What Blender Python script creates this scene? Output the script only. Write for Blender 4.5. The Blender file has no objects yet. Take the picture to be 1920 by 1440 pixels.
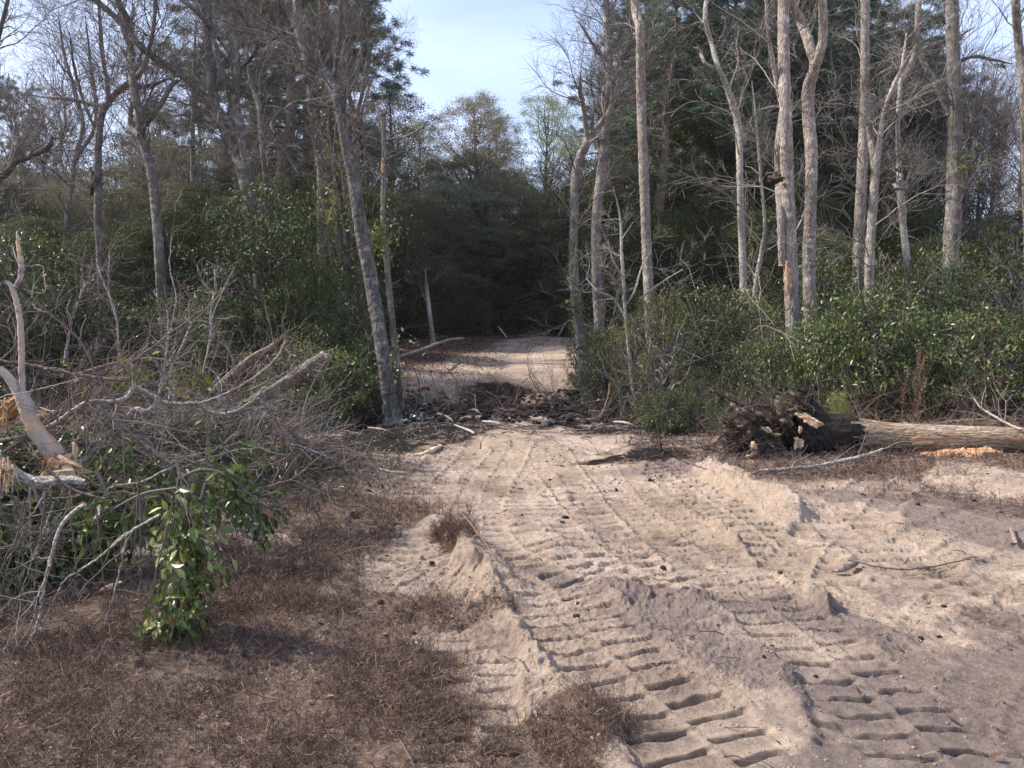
import bpy, math, random
import numpy as np
from mathutils import Vector

# ------------------------------------------------------------------ camera, sky, sun
scn = bpy.context.scene
COL = scn.collection
F = 1450.0                    # focal length in photo pixels (1920 wide)
PITCH = math.atan(130 / F)
CAMH = 1.7
cd = bpy.data.cameras.new('camera'); cam = bpy.data.objects.new('camera', cd); COL.objects.link(cam)
cam.location = (0, 0, CAMH); cam.rotation_euler = (math.pi / 2 - PITCH, 0, 0)
cd.sensor_width = 36; cd.lens = 36 * F / 1920; cd.clip_start = 0.05; cd.clip_end = 2000
scn.camera = cam

SUN_EL, SUN_AZ = 43.0, -80.0          # azimuth from +Y towards +X: sun stands left and a little behind
world = bpy.data.worlds.new('World'); scn.world = world; world.use_nodes = True
nt = world.node_tree; nt.nodes.clear()
wo = nt.nodes.new('ShaderNodeOutputWorld'); bg = nt.nodes.new('ShaderNodeBackground')
sky = nt.nodes.new('ShaderNodeTexSky'); sky.sky_type = 'NISHITA'; sky.sun_disc = False
sky.sun_elevation = math.radians(SUN_EL); sky.sun_rotation = math.radians(SUN_AZ)
sky.air_density = 1.0; sky.dust_density = 2.2; sky.ozone_density = 1.5; sky.altitude = 50
bg.inputs['Strength'].default_value = 0.125
tc = nt.nodes.new('ShaderNodeTexCoord'); mp = nt.nodes.new('ShaderNodeMapping')
mp.inputs['Scale'].default_value = (1.0, 1.6, 5.0); mp.inputs['Rotation'].default_value = (0.15, 0.1, 0.3)
cn = nt.nodes.new('ShaderNodeTexNoise'); cn.inputs['Scale'].default_value = 1.7; cn.inputs['Detail'].default_value = 7
cn.inputs['Roughness'].default_value = 0.55; cn.inputs['Distortion'].default_value = 0.4
cr = nt.nodes.new('ShaderNodeValToRGB'); cr.color_ramp.elements[0].position = 0.36; cr.color_ramp.elements[1].position = 0.72
cr.color_ramp.elements[0].color = (0.28, 0.28, 0.28, 1); cr.color_ramp.elements[1].color = (0.85, 0.85, 0.85, 1)
mx = nt.nodes.new('ShaderNodeMix'); mx.data_type = 'RGBA'
mx.inputs['B'].default_value = (4.7, 5.45, 7.9, 1)
L = nt.links.new
L(tc.outputs['Generated'], mp.inputs['Vector']); L(mp.outputs['Vector'], cn.inputs['Vector']); L(cn.outputs['Fac'], cr.inputs['Fac'])
L(cr.outputs['Color'], mx.inputs['Factor']); L(sky.outputs['Color'], mx.inputs['A']); L(mx.outputs['Result'], bg.inputs['Color'])
L(bg.outputs['Background'], wo.inputs['Surface'])

sd = bpy.data.lights.new('sun', 'SUN'); sd.energy = 4.5; sd.angle = math.radians(1.5); sd.color = (1.0, 0.92, 0.82)
sun = bpy.data.objects.new('sun', sd); COL.objects.link(sun)
a, e = math.radians(SUN_AZ), math.radians(SUN_EL)
sdir = Vector((math.sin(a) * math.cos(e), math.cos(a) * math.cos(e), math.sin(e)))
sun.rotation_euler = sdir.to_track_quat('Z', 'Y').to_euler()
vs = scn.view_settings; vs.view_transform = 'Standard'; vs.look = 'None'; vs.exposure = 0.92; vs.gamma = 1.0
scn.cycles.max_bounces = 5; scn.cycles.diffuse_bounces = 3; scn.cycles.glossy_bounces = 2; scn.cycles.transmission_bounces = 3
scn.cycles.use_denoising = True

# ------------------------------------------------------------------ maths helpers
def at(px, py, Y):
    u = (px - 960) / F; v = (720 - py) / F
    c, s = math.cos(PITCH), math.sin(PITCH)
    dy, dz = c + v * s, -s + v * c
    t = Y / dy
    return np.array([u * t, Y, CAMH + dz * t])
def gxy(px, py, h=0.0):                      # ground point seen at that pixel, ground at height h
    u = (px - 960) / F; v = (720 - py) / F
    c, s = math.cos(PITCH), math.sin(PITCH)
    dy, dz = c + v * s, -s + v * c
    t = (h - CAMH) / dz
    return np.array([u * t, dy * t])
def _hash(ix, iy, seed):
    n = (ix.astype(np.int64) * 374761393 + iy.astype(np.int64) * 668265263 + seed * 1442695041) & 0xFFFFFFFF
    n = ((n ^ (n >> 13)) * 1274126177) & 0xFFFFFFFF
    return ((n ^ (n >> 16)) & 0xFFFF) / 65535.0
def vnoise(x, y, seed=0):
    ix = np.floor(x); iy = np.floor(y); fx = x - ix; fy = y - iy
    fx = fx * fx * fx * (fx * (fx * 6 - 15) + 10); fy = fy * fy * fy * (fy * (fy * 6 - 15) + 10)
    a = _hash(ix, iy, seed); b = _hash(ix + 1, iy, seed); c = _hash(ix, iy + 1, seed); d = _hash(ix + 1, iy + 1, seed)
    return (a + (b - a) * fx) * (1 - fy) + (c + (d - c) * fx) * fy
def fbm(x, y, sc, octv=4, seed=0, gain=0.5):
    s = 0; amp = 1; tot = 0; k = 1.0
    for i in range(octv):
        s = s + amp * (vnoise(x * k / sc + 17.3 * i, y * k / sc - 9.1 * i, seed + i) - 0.5); tot += amp; amp *= gain; k *= 2.03
    return s / tot * 2
def sstep(a, b, x):
    t = np.clip((x - a) / (b - a), 0, 1); return t * t * (3 - 2 * t)
def catmull(pts, per=8):
    P = np.asarray(pts, float)
    if len(P) < 3: 
        t = np.linspace(0, 1, per + 1)[:, None]; return P[0] * (1 - t) + P[-1] * t
    Q = np.vstack([2 * P[0] - P[1], P, 2 * P[-1] - P[-2]])
    out = []
    for i in range(len(P) - 1):
        p0, p1, p2, p3 = Q[i:i + 4]
        for t in np.linspace(0, 1, per, endpoint=False):
            out.append(0.5 * (2 * p1 + (p2 - p0) * t + (2 * p0 - 5 * p1 + 4 * p2 - p3) * t * t + (3 * p1 - p0 - 3 * p2 + p3) * t ** 3))
    out.append(P[-1]); return np.array(out)
def resample(P, n):
    d = np.r_[0, np.cumsum(np.linalg.norm(np.diff(P[:, :3], axis=0), axis=1))]
    t = np.linspace(0, d[-1], n)
    return np.stack([np.interp(t, d, P[:, k]) for k in range(P.shape[1])], 1)
def nrm(v): return v / (np.linalg.norm(v, axis=-1, keepdims=True) + 1e-9)

# ------------------------------------------------------------------ mesh building
class MB:
    def __init__(s): s.v = []; s.f = []; s.n = 0
    def add(s, V, Fc):
        V = np.asarray(V, np.float32).reshape(-1, 3); Fc = np.asarray(Fc, np.int64)
        s.v.append(V); s.f.append(Fc + s.n); s.n += len(V)
    def tubes(s, P, R, sides=5, cap=False, rough=0.0, rng=None):
        """P [B,n,3], R [B,n]"""
        B, n, _ = P.shape
        T = nrm(np.gradient(P, axis=1)); d = nrm(P[:, -1] - P[:, 0])
        ref = np.where(np.abs(d[:, 2:3]) > 0.7, np.array([[1.0, 0.1, 0]]), np.array([[0, 0, 1.0]]))[:, None, :]
        N = nrm(np.cross(T, np.broadcast_to(ref, T.shape))); Bn = np.cross(T, N)
        th = np.arange(sides) * 2 * np.pi / sides
        rr = R[:, :, None]
        if rough and rng is not None: rr = rr * (1 + rough * (rng.random((B, n, sides)) - 0.5) * 2)
        else: rr = np.broadcast_to(rr, (B, n, sides))
        V = P[:, :, None, :] + rr[..., None] * (np.cos(th)[None, None, :, None] * N[:, :, None, :] + np.sin(th)[None, None, :, None] * Bn[:, :, None, :])
        i = np.arange(n - 1)[:, None]; j = np.arange(sides)[None, :]; j2 = (j + 1) % sides
        q = np.stack([i * sides + j, i * sides + j2, (i + 1) * sides + j2, (i + 1) * sides + j], -1).reshape(-1, 4)
        q = (q[None] + (np.arange(B) * n * sides)[:, None, None]).reshape(-1, 4)
        s.add(V.reshape(-1, 3), q)
        if cap:
            base = s.n - B * n * sides
            for b in range(B):
                s.f.append(np.array([base + b * n * sides + np.arange(sides)]))
                s.f.append(np.array([base + b * n * sides + (n - 1) * sides + np.arange(sides)[::-1]]))
    def build(s, name, mat, parent=None, smooth=True, origin=None):
        if not s.v: return None
        V = np.concatenate(s.v)
        if parent is not None and origin is None: origin = np.array(parent.location)
        if origin is not None: V = V - np.asarray(origin, np.float32)
        return mesh_obj(name, V, s.f, mat, parent, smooth, None if parent is not None else origin)
def mesh_data(name, V, faces, smooth=True, mat=None):
    me = bpy.data.meshes.new(name)
    me.vertices.add(len(V)); me.vertices.foreach_set('co', np.asarray(V, np.float32).ravel())
    tot = np.concatenate([np.full(len(f), f.shape[1]) for f in faces]).astype(np.int32)
    idx = np.concatenate([f.ravel() for f in faces]).astype(np.int32)
    me.loops.add(len(idx)); me.loops.foreach_set('vertex_index', idx)
    me.polygons.add(len(tot)); st = np.r_[0, np.cumsum(tot)[:-1]].astype(np.int32)
    me.polygons.foreach_set('loop_start', st)
    me.polygons.foreach_set('use_smooth', np.full(len(tot), smooth))
    me.update(calc_edges=True)
    if mat: me.materials.append(mat)
    return me
def mesh_obj(name, V, faces, mat, parent=None, smooth=True, loc=None):
    o = bpy.data.objects.new(name, mesh_data(name, V, faces, smooth, mat)); COL.objects.link(o)
    if parent: o.parent = parent
    if loc is not None: o.location = [float(c) for c in loc]
    return o
def thing(name, label, cat, loc=(0, 0, 0), group=None):
    o = bpy.data.objects.new(name, None); COL.objects.link(o); o.empty_display_size = 0.2
    o.location = [float(c) for c in loc]; tag(o, label, cat, group); return o
def tag(o, label=None, cat=None, group=None, kind=None):
    if label: o['label'] = label
    if cat: o['category'] = cat
    if group: o['group'] = group
    if kind: o['kind'] = kind
    return o
def copy_tree(root, loc, rz=0.0, sc=(1, 1, 1), label=None, group=None):
    r = root.copy(); COL.objects.link(r); r.location = [float(c) for c in loc]; r.rotation_euler = (0, 0, rz); r.scale = sc
    if label: r['label'] = label
    if group: r['group'] = group
    for ch in list(root.children):
        c = ch.copy(); COL.objects.link(c); c.parent = r
        for g in list(ch.children):
            d = g.copy(); COL.objects.link(d); d.parent = c
    return r

def leaf_quads(mb, C, D, N, ln, wd, fold=0.25, kind=4):
    """leaf blades: C base point, D direction, N normal (all [n,3]); ln, wd [n]"""
    D = nrm(D); S = nrm(np.cross(D, N)); U = np.cross(S, D)
    ln = ln[:, None]; wd = wd[:, None]; n = len(C)
    if kind == 4:
        V = np.stack([C, C + D * ln * .45 + S * wd * .5 + U * wd * fold, C + D * ln, C + D * ln * .45 - S * wd * .5 + U * wd * fold], 1)
        q = np.arange(n)[:, None] * 4 + np.array([[0, 1, 2, 3]])
        mb.add(V.reshape(-1, 3), q)
    else:
        bend = -U * ln * .12
        V = np.stack([C, C + D * ln * .25 + S * wd * .42 + U * wd * fold, C + D * ln * .6 + S * wd * .46 + U * wd * fold + bend * .4, C + D * ln + bend,
                      C + D * ln * .6 - S * wd * .46 + U * wd * fold + bend * .4, C + D * ln * .25 - S * wd * .42 + U * wd * fold, C + D * ln * .5 + bend * .3], 1)
        q = np.array([[0, 1, 6, 5], [6, 1, 2, 3], [6, 3, 4, 5]])
        q = (q[None] + (np.arange(n) * 7)[:, None, None]).reshape(-1, 4)
        mb.add(V.reshape(-1, 3), q)
def runit(rng, n): return nrm(rng.normal(size=(n, 3)))

def grow(rng, P, R, n, l0, l1, ang=(0.5, 1.1), up=0.2, m=6, tmin=0.2, tmax=1.0, wob=0.25, rmax=0.03, rtip=0.002, rfrac=0.6, grav=0.0, flat=0.0):
    B, k, _ = P.shape
    Ls = np.linalg.norm(np.diff(P, axis=1), axis=2).sum(1)
    pi = rng.choice(B, n, p=Ls / Ls.sum())
    t = (tmin + (tmax - tmin) * rng.random(n)) * (k - 1); i = np.clip(t.astype(int), 0, k - 2); f = (t - i)[:, None]
    p = P[pi, i] * (1 - f) + P[pi, i + 1] * f; r = R[pi, i] * (1 - f[:, 0]) + R[pi, i + 1] * f[:, 0]
    T = nrm(P[pi, i + 1] - P[pi, i]); rd = runit(rng, n); rd = nrm(rd - T * (rd * T).sum(1, keepdims=True))
    a = rng.uniform(ang[0], ang[1], n)[:, None]
    D = T * np.cos(a) + rd * np.sin(a); D[:, 2] += up; D[:, 2] *= (1 - flat); D = nrm(D)
    ln = rng.uniform(l0, l1, n) * (1.15 - 0.5 * t / (k - 1)); st = (ln / (m - 1))[:, None]
    out = [p]; bend = rng.normal(size=(n, 3)) * wob * 0.5
    for q in range(m - 1):
        D = nrm(D + bend * .5 + rng.normal(size=(n, 3)) * wob + np.array([0, 0, -grav])); out.append(out[-1] + D * st)
    P2 = np.stack(out, 1)
    r0 = np.clip(r * rfrac, rtip, rmax); R2 = r0[:, None] * (1 - np.linspace(0, 1, m)[None]) + rtip * np.linspace(0, 1, m)[None]
    return P2, R2

# ------------------------------------------------------------------ materials
def newmat(name):
    m = bpy.data.materials.new(name); m.use_nodes = True; n = m.node_tree; n.nodes.clear()
    out = n.nodes.new('ShaderNodeOutputMaterial'); return m, n, out
def nd(n, t, **kw):
    x = n.nodes.new(t)
    for k, v in kw.items():
        if k.startswith('_'): setattr(x, k[1:], v)
        else: x.inputs[k].default_value = v
    return x
def ramp(n, stops, interp='LINEAR'):
    r = n.nodes.new('ShaderNodeValToRGB'); cr = r.color_ramp; cr.interpolation = interp
    while len(cr.elements) < len(stops): cr.elements.new(0.5)
    for e, (p, c) in zip(cr.elements, stops): e.position = p; e.color = (*c, 1)
    return r
def leaf_mat(name, cols, rough=0.45, trans=0.3, spec=0.4, mottle=True):
    m, n, out = newmat(name); l = n.links.new
    g = nd(n, 'ShaderNodeNewGeometry'); st = [(.93 * i / (len(cols) - 1), c) for i, c in enumerate(cols)] + [(.945, (0.16, 0.12, 0.035)), (.98, (0.14, 0.07, 0.03))] * (name in ('leaf_shrub', 'leaf_laurel', 'leaf_magnolia', 'leaf_vine'))
    r = ramp(n, st); l(g.outputs['Random Per Island'], r.inputs['Fac'])
    oi = nd(n, 'ShaderNodeObjectInfo'); hs = nd(n, 'ShaderNodeHueSaturation')
    mr = nd(n, 'ShaderNodeMapRange'); mr.inputs['To Min'].default_value = 0.75; mr.inputs['To Max'].default_value = 1.3
    l(oi.outputs['Random'], mr.inputs['Value']); l(mr.outputs['Result'], hs.inputs['Value']); l(r.outputs['Color'], hs.inputs['Color'])
    p = nd(n, 'ShaderNodeBsdfPrincipled', Roughness=rough); p.inputs['Specular IOR Level'].default_value = spec
    l(hs.outputs['Color'], p.inputs['Base Color'])
    if trans > 0:
        t = nd(n, 'ShaderNodeBsdfTranslucent'); l(hs.outputs['Color'], t.inputs['Color'])
        mx = nd(n, 'ShaderNodeMixShader', Fac=trans); l(p.outputs[0], mx.inputs[1]); l(t.outputs[0], mx.inputs[2]); l(mx.outputs[0], out.inputs['Surface'])
    else: l(p.outputs[0], out.inputs['Surface'])
    return m
def bark_mat(name, dark, mid, light, scale=(14, 14, 2.5), lichen=0.35, bump=0.6, lichcol=(0.5, 0.48, 0.43)):
    m, n, out = newmat(name); l = n.links.new
    tc = nd(n, 'ShaderNodeTexCoord'); mp = nd(n, 'ShaderNodeMapping'); mp.inputs['Scale'].default_value = scale
    l(tc.outputs['Object'], mp.inputs['Vector'])
    a = nd(n, 'ShaderNodeTexNoise', Scale=1.6, Detail=8.0, Roughness=0.65); l(mp.outputs['Vector'], a.inputs['Vector'])
    v = nd(n, 'ShaderNodeTexVoronoi', Scale=2.2); v.feature = 'DISTANCE_TO_EDGE'; l(mp.outputs['Vector'], v.inputs['Vector'])
    r = ramp(n, [(0.25, dark), (0.48, mid), (0.75, light)]); l(a.outputs['Fac'], r.inputs['Fac'])
    b = nd(n, 'ShaderNodeTexNoise', Scale=5.0, Detail=6.0, Roughness=0.7); l(tc.outputs['Object'], b.inputs['Vector'])
    lr = ramp(n, [(0.52, (0, 0, 0)), (0.66, (lichen,) * 3)]); l(b.outputs['Fac'], lr.inputs['Fac'])
    mx = nd(n, 'ShaderNodeMix', _data_type='RGBA'); mx.inputs['B'].default_value = (*lichcol, 1)
    l(lr.outputs['Color'], mx.inputs['Factor']); l(r.outputs['Color'], mx.inputs['A'])
    vr = ramp(n, [(0.0, (0.45,) * 3), (0.12, (1, 1, 1))]); l(v.outputs['Distance'], vr.inputs['Fac'])
    mu = nd(n, 'ShaderNodeMix', _data_type='RGBA', _blend_type='MULTIPLY'); mu.inputs['Factor'].default_value = 0.75
    l(mx.outputs['Result'], mu.inputs['A']); l(vr.outputs['Color'], mu.inputs['B'])
    big = nd(n, 'ShaderNodeTexNoise', Scale=0.8, Detail=3.0); l(tc.outputs['Object'], big.inputs['Vector'])
    br = ramp(n, [(0.3, (0.72,) * 3), (0.7, (1.2,) * 3)]); l(big.outputs['Fac'], br.inputs['Fac'])
    m3 = nd(n, 'ShaderNodeMix', _data_type='RGBA', _blend_type='MULTIPLY'); m3.inputs['Factor'].default_value = 1.0
    l(mu.outputs['Result'], m3.inputs['A']); l(br.outputs['Color'], m3.inputs['B'])
    p = nd(n, 'ShaderNodeBsdfPrincipled', Roughness=0.9); p.inputs['Specular IOR Level'].default_value = 0.2
    l(m3.outputs['Result'], p.inputs['Base Color'])
    ad = nd(n, 'ShaderNodeMath', _operation='ADD'); l(a.outputs['Fac'], ad.inputs[0])
    v2 = nd(n, 'ShaderNodeMath', _operation='MINIMUM'); l(v.outputs['Distance'], v2.inputs[0]); v2.inputs[1].default_value = 0.2
    v3 = nd(n, 'ShaderNodeMath', _operation='MULTIPLY'); l(v2.outputs[0], v3.inputs[0]); v3.inputs[1].default_value = 3.0; l(v3.outputs[0], ad.inputs[1])
    bp = nd(n, 'ShaderNodeBump', Strength=bump, Distance=0.02); l(ad.outputs[0], bp.inputs['Height']); l(bp.outputs[0], p.inputs['Normal'])
    l(p.outputs[0], out.inputs['Surface']); return m
def simple_mat(name, stops, scale=20.0, stretch=(1, 1, 1), rough=0.85, bump=0.3, dist=0.01, island=False):
    m, n, out = newmat(name); l = n.links.new
    tc = nd(n, 'ShaderNodeTexCoord'); mp = nd(n, 'ShaderNodeMapping'); mp.inputs['Scale'].default_value = stretch
    l(tc.outputs['Object'], mp.inputs['Vector'])
    a = nd(n, 'ShaderNodeTexNoise', Scale=scale, Detail=7.0, Roughness=0.65); l(mp.outputs['Vector'], a.inputs['Vector'])
    r = ramp(n, stops)
    if island:
        g = nd(n, 'ShaderNodeNewGeometry'); l(g.outputs['Random Per Island'], r.inputs['Fac'])
    else: l(a.outputs['Fac'], r.inputs['Fac'])
    p = nd(n, 'ShaderNodeBsdfPrincipled', Roughness=rough); p.inputs['Specular IOR Level'].default_value = 0.25
    l(r.outputs['Color'], p.inputs['Base Color'])
    if bump:
        bp = nd(n, 'ShaderNodeBump', Strength=bump, Distance=dist); l(a.outputs['Fac'], bp.inputs['Height']); l(bp.outputs[0], p.inputs['Normal'])
    l(p.outputs[0], out.inputs['Surface']); return m

M = {}
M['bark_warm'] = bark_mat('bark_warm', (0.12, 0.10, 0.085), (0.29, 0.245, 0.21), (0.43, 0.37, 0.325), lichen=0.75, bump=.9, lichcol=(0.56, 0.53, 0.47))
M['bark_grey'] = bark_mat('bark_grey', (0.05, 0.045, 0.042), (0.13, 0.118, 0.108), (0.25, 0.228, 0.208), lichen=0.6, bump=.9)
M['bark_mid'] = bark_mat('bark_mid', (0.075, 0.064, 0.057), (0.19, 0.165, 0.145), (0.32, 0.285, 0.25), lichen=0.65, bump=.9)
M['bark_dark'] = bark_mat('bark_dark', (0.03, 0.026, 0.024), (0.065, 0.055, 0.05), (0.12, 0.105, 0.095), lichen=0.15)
M['bark_pine'] = bark_mat('bark_pine', (0.05, 0.04, 0.035), (0.14, 0.10, 0.08), (0.24, 0.18, 0.145), scale=(9, 9, 3), lichen=0.1)
M['bark_log'] = bark_mat('bark_log', (0.09, 0.058, 0.034), (0.35, 0.25, 0.155), (0.54, 0.43, 0.31), scale=(2.6, 16, 16), lichen=0.4, bump=1.0, lichcol=(0.5, 0.48, 0.43))
M['burl'] = simple_mat('burl', [(0.3, (0.015, 0.012, 0.01)), (0.6, (0.09, 0.07, 0.055)), (0.8, (0.25, 0.2, 0.16))], 18, bump=1.0, dist=0.03)
M['twig'] = simple_mat('twig', [(0.0, (0.04, 0.03, 0.026)), (0.5, (0.10, 0.08, 0.068)), (0.85, (0.2, 0.165, 0.145)), (1.0, (0.36, 0.31, 0.28))], 6, bump=0, island=True)
M['twig_grey'] = simple_mat('twig_grey', [(0.0, (0.07, 0.055, 0.048)), (0.5, (0.14, 0.12, 0.105)), (0.85, (0.28, 0.25, 0.22)), (1.0, (0.46, 0.43, 0.39))], 6, bump=0, island=True)
M['twig_red'] = simple_mat('twig_red', [(0.0, (0.06, 0.035, 0.03)), (0.5, (0.13, 0.08, 0.068)), (1.0, (0.26, 0.19, 0.165))], 6, bump=0, island=True)
M['twig_dark'] = simple_mat('twig_dark', [(0.0, (0.04, 0.033, 0.03)), (0.5, (0.09, 0.075, 0.068)), (1.0, (0.17, 0.145, 0.13))], 6, bump=0, island=True)
M['branch_pale'] = bark_mat('branch_pale', (0.14, 0.12, 0.10), (0.34, 0.31, 0.27), (0.52, 0.48, 0.43), scale=(12, 12, 12), lichen=0.5, bump=0.5)
M['branch_brown'] = bark_mat('branch_brown', (0.08, 0.06, 0.05), (0.2, 0.155, 0.13), (0.32, 0.26, 0.22), scale=(9, 9, 9), lichen=0.3, bump=0.4)
M['raw_wood'] = simple_mat('raw_wood', [(0.3, (0.36, 0.2, 0.11)), (0.5, (0.64, 0.47, 0.30)), (0.7, (0.76, 0.61, 0.44))], 9, (1, 1, 6), bump=0.8, dist=0.02)
M['raw_wood_orange'] = simple_mat('raw_wood_orange', [(0.3, (0.2, 0.095, 0.05)), (0.5, (0.42, 0.235, 0.12)), (0.72, (0.58, 0.38, 0.22))], 8, (1, 5, 5), bump=0.8, dist=0.02)
M['peeled'] = simple_mat('peeled', [(0.30, (0.14, 0.115, 0.10)), (0.42, (0.34, 0.29, 0.26)), (0.52, (0.42, 0.35, 0.30)), (0.58, (0.52, 0.33, 0.2)), (0.7, (0.60, 0.46, 0.35))], 6, (2, 2, 1.4), bump=0.7, dist=.02)
M['dark_soil'] = simple_mat('dark_soil', [(0.3, (0.008, 0.006, 0.005)), (0.55, (0.028, 0.02, 0.016)), (0.8, (0.075, 0.055, 0.042))], 16, bump=1.0, dist=0.05)
M['root'] = simple_mat('root', [(0.3, (0.025, 0.018, 0.014)), (0.55, (0.10, 0.072, 0.056)), (0.72, (0.26, 0.2, 0.16))], 12, bump=0.8, dist=0.02)
M['grass_dry'] = simple_mat('grass_dry', [(0.0, (0.05, 0.029, 0.022)), (0.6, (0.12, 0.075, 0.056)), (0.92, (0.22, 0.15, 0.115)), (1.0, (0.48, 0.35, 0.25))], 6, bump=0, island=True)
M['straw'] = simple_mat('straw', [(0.0, (0.16, 0.09, 0.05)), (0.6, (0.3, 0.19, 0.11)), (1.0, (0.48, 0.35, 0.22))], 6, bump=0, island=True)
M['leaf_dark'] = leaf_mat('leaf_dark', [(0.028, 0.041, 0.015), (0.050, 0.067, 0.022), (0.077, 0.092, 0.028), (0.126, 0.129, 0.040)], 0.55, 0.25, 0.3)
M['leaf_shrub'] = leaf_mat('leaf_shrub', [(0.022, 0.037, 0.010), (0.038, 0.063, 0.016), (0.061, 0.089, 0.022), (0.107, 0.130, 0.034)], 0.38, 0.25, 0.5)
M['leaf_magnolia'] = leaf_mat('leaf_magnolia', [(0.017, 0.035, 0.008), (0.032, 0.060, 0.012), (0.054, 0.086, 0.017), (0.099, 0.122, 0.028)], 0.5, 0.15, 0.35)
M['leaf_olive'] = leaf_mat('leaf_olive', [(0.066, 0.091, 0.045), (0.108, 0.128, 0.062), (0.166, 0.166, 0.083), (0.245, 0.179, 0.095)], 0.55, 0.25, 0.3)
M['leaf_brown'] = leaf_mat('leaf_brown', [(0.098, 0.108, 0.069), (0.162, 0.158, 0.105), (0.240, 0.200, 0.131), (0.318, 0.241, 0.147)], 0.6, 0.3, 0.3)
M['leaf_grey'] = leaf_mat('leaf_grey', [(0.111, 0.143, 0.085), (0.171, 0.215, 0.121), (0.242, 0.276, 0.169), (0.338, 0.338, 0.218)], 0.5, 0.25, 0.35)
M['leaf_pale'] = leaf_mat('leaf_pale', [(0.125, 0.164, 0.049), (0.209, 0.254, 0.086), (0.318, 0.359, 0.140), (0.399, 0.424, 0.173)], 0.4, 0.3, 0.4)
M['leaf_laurel'] = leaf_mat('leaf_laurel', [(0.024, 0.046, 0.012), (0.053, 0.083, 0.020), (0.088, 0.122, 0.030), (0.184, 0.219, 0.058)], 0.35, 0.25, 0.5)
M['leaf_vine'] = leaf_mat('leaf_vine', [(0.059, 0.077, 0.019), (0.108, 0.128, 0.029), (0.174, 0.189, 0.040), (0.249, 0.234, 0.049)], 0.45, 0.35, 0.3)
M['needle'] = leaf_mat('needle', [(0.035, 0.060, 0.038), (0.058, 0.095, 0.058), (0.093, 0.137, 0.079), (0.144, 0.174, 0.101)], 0.5, 0.15, 0.4)
M['needle_bright'] = leaf_mat('needle_bright', [(0.14, 0.17, 0.04), (0.22, 0.26, 0.06), (0.32, 0.35, 0.09)], 0.5, 0.3, 0.3)
M['needle_fennel'] = leaf_mat('needle_fennel', [(0.06, 0.10, 0.04), (0.10, 0.15, 0.05), (0.15, 0.18, 0.07)], 0.5, 0.3, 0.3)
M['leaf_glossy'] = leaf_mat('leaf_glossy', [(0.05, 0.08, 0.05), (0.12, 0.16, 0.11), (0.5, 0.52, 0.46)], 0.2, 0.1, 0.9)  # near-white leaf tone paints the glossy shine into the colour
M['litter'] = leaf_mat('litter', [(0.05, 0.028, 0.02), (0.12, 0.065, 0.04), (0.2, 0.12, 0.07), (0.36, 0.24, 0.15)], 0.7, 0.0, 0.2)

# ------------------------------------------------------------------ ground
def poly_world(pts, h=0.0): return np.array([gxy(x, y, h) for x, y in pts])
def line_dist(X, Y, W):
    """distance to polyline W, arclength s, signed offset t"""
    best = np.full(X.shape, 1e9); S = np.zeros_like(X); T = np.zeros_like(X); acc = 0
    for i in range(len(W) - 1):
        a, b = W[i], W[i + 1]; d = b - a; Ln = math.hypot(*d); d = d / max(Ln, 1e-6)
        rx, ry = X - a[0], Y - a[1]; u = np.clip(rx * d[0] + ry * d[1], 0, Ln)
        ex, ey = rx - d[0] * u, ry - d[1] * u; ds = np.hypot(ex, ey); m = ds < best
        best = np.where(m, ds, best); S = np.where(m, acc + u, S); T = np.where(m, np.sign(d[0] * ry - d[1] * rx) * ds, T); acc += Ln
    return best, S, T
# ditch of peat soil across the track, leaf littered bank behind it
DITCH = poly_world([(640, 800), (740, 765), (850, 752), (960, 760), (1040, 742), (1120, 752), (1230, 790)], -0.1)
DITCH2 = poly_world([(700, 800), (830, 785), (960, 778), (1080, 775), (1180, 785)], 0)
PATH = poly_world([(1000, 1500), (1010, 1100), (1000, 900), (985, 800), (985, 740)], 0)
FARPATH = poly_world([(600, 735), (760, 700), (880, 684), (980, 664), (1060, 653), (1200, 646), (1500, 640)], 0.5)
FARPATH2 = poly_world([(930, 750), (970, 715), (1010, 685), (1080, 656), (1300, 648)], 0.4)
PILE = np.array([[-4.9, 3.9], [-4.3, 5.4], [-3.8, 7.2], [-3.1, 8.9]])
BERMS = [  # control points in photo pixels, height, half width
    ([(815, 985), (850, 1010), (880, 1050), (905, 1090), (940, 1110)], 0.15, 0.17),
    ([(1215, 985), (1270, 985), (1330, 1000), (1390, 1020)], 0.11, 0.16),
    ([(1340, 885), (1400, 925), (1470, 945), (1490, 960)], 0.16, 0.20),
    ([(960, 975), (1000, 1000), (1040, 1030)], 0.07, 0.12),
    ([(1075, 1110), (1130, 1120), (1200, 1125), (1300, 1120)], 0.05, 0.2),
    ([(1420, 1080), (1490, 1110), (1560, 1150), (1640, 1200)], 0.08, 0.12),
    ([(1700, 985), (1790, 1010), (1800, 1070), (1750, 1100)], 0.08, 0.14),
    ([(940, 1130), (1010, 1230), (1090, 1330), (1160, 1450)], 0.04, 0.10),
    ([(1300, 1140), (1450, 1260), (1600, 1400)], 0.035, 0.08),
    ([(640, 960), (700, 985), (740, 1000)], 0.06, 0.2),
    ([(1000, 750), (1060, 756)], 0.20, 0.35),
    ([(930, 1350), (1060, 1330), (1150, 1360)], 0.05, 0.2),
    ([(1250, 905), (1340, 960), (1420, 1005), (1500, 1060)], 0.05, 0.1),
    ([(1790, 900), (1920, 930)], 0.06, 0.35),
]
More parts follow.
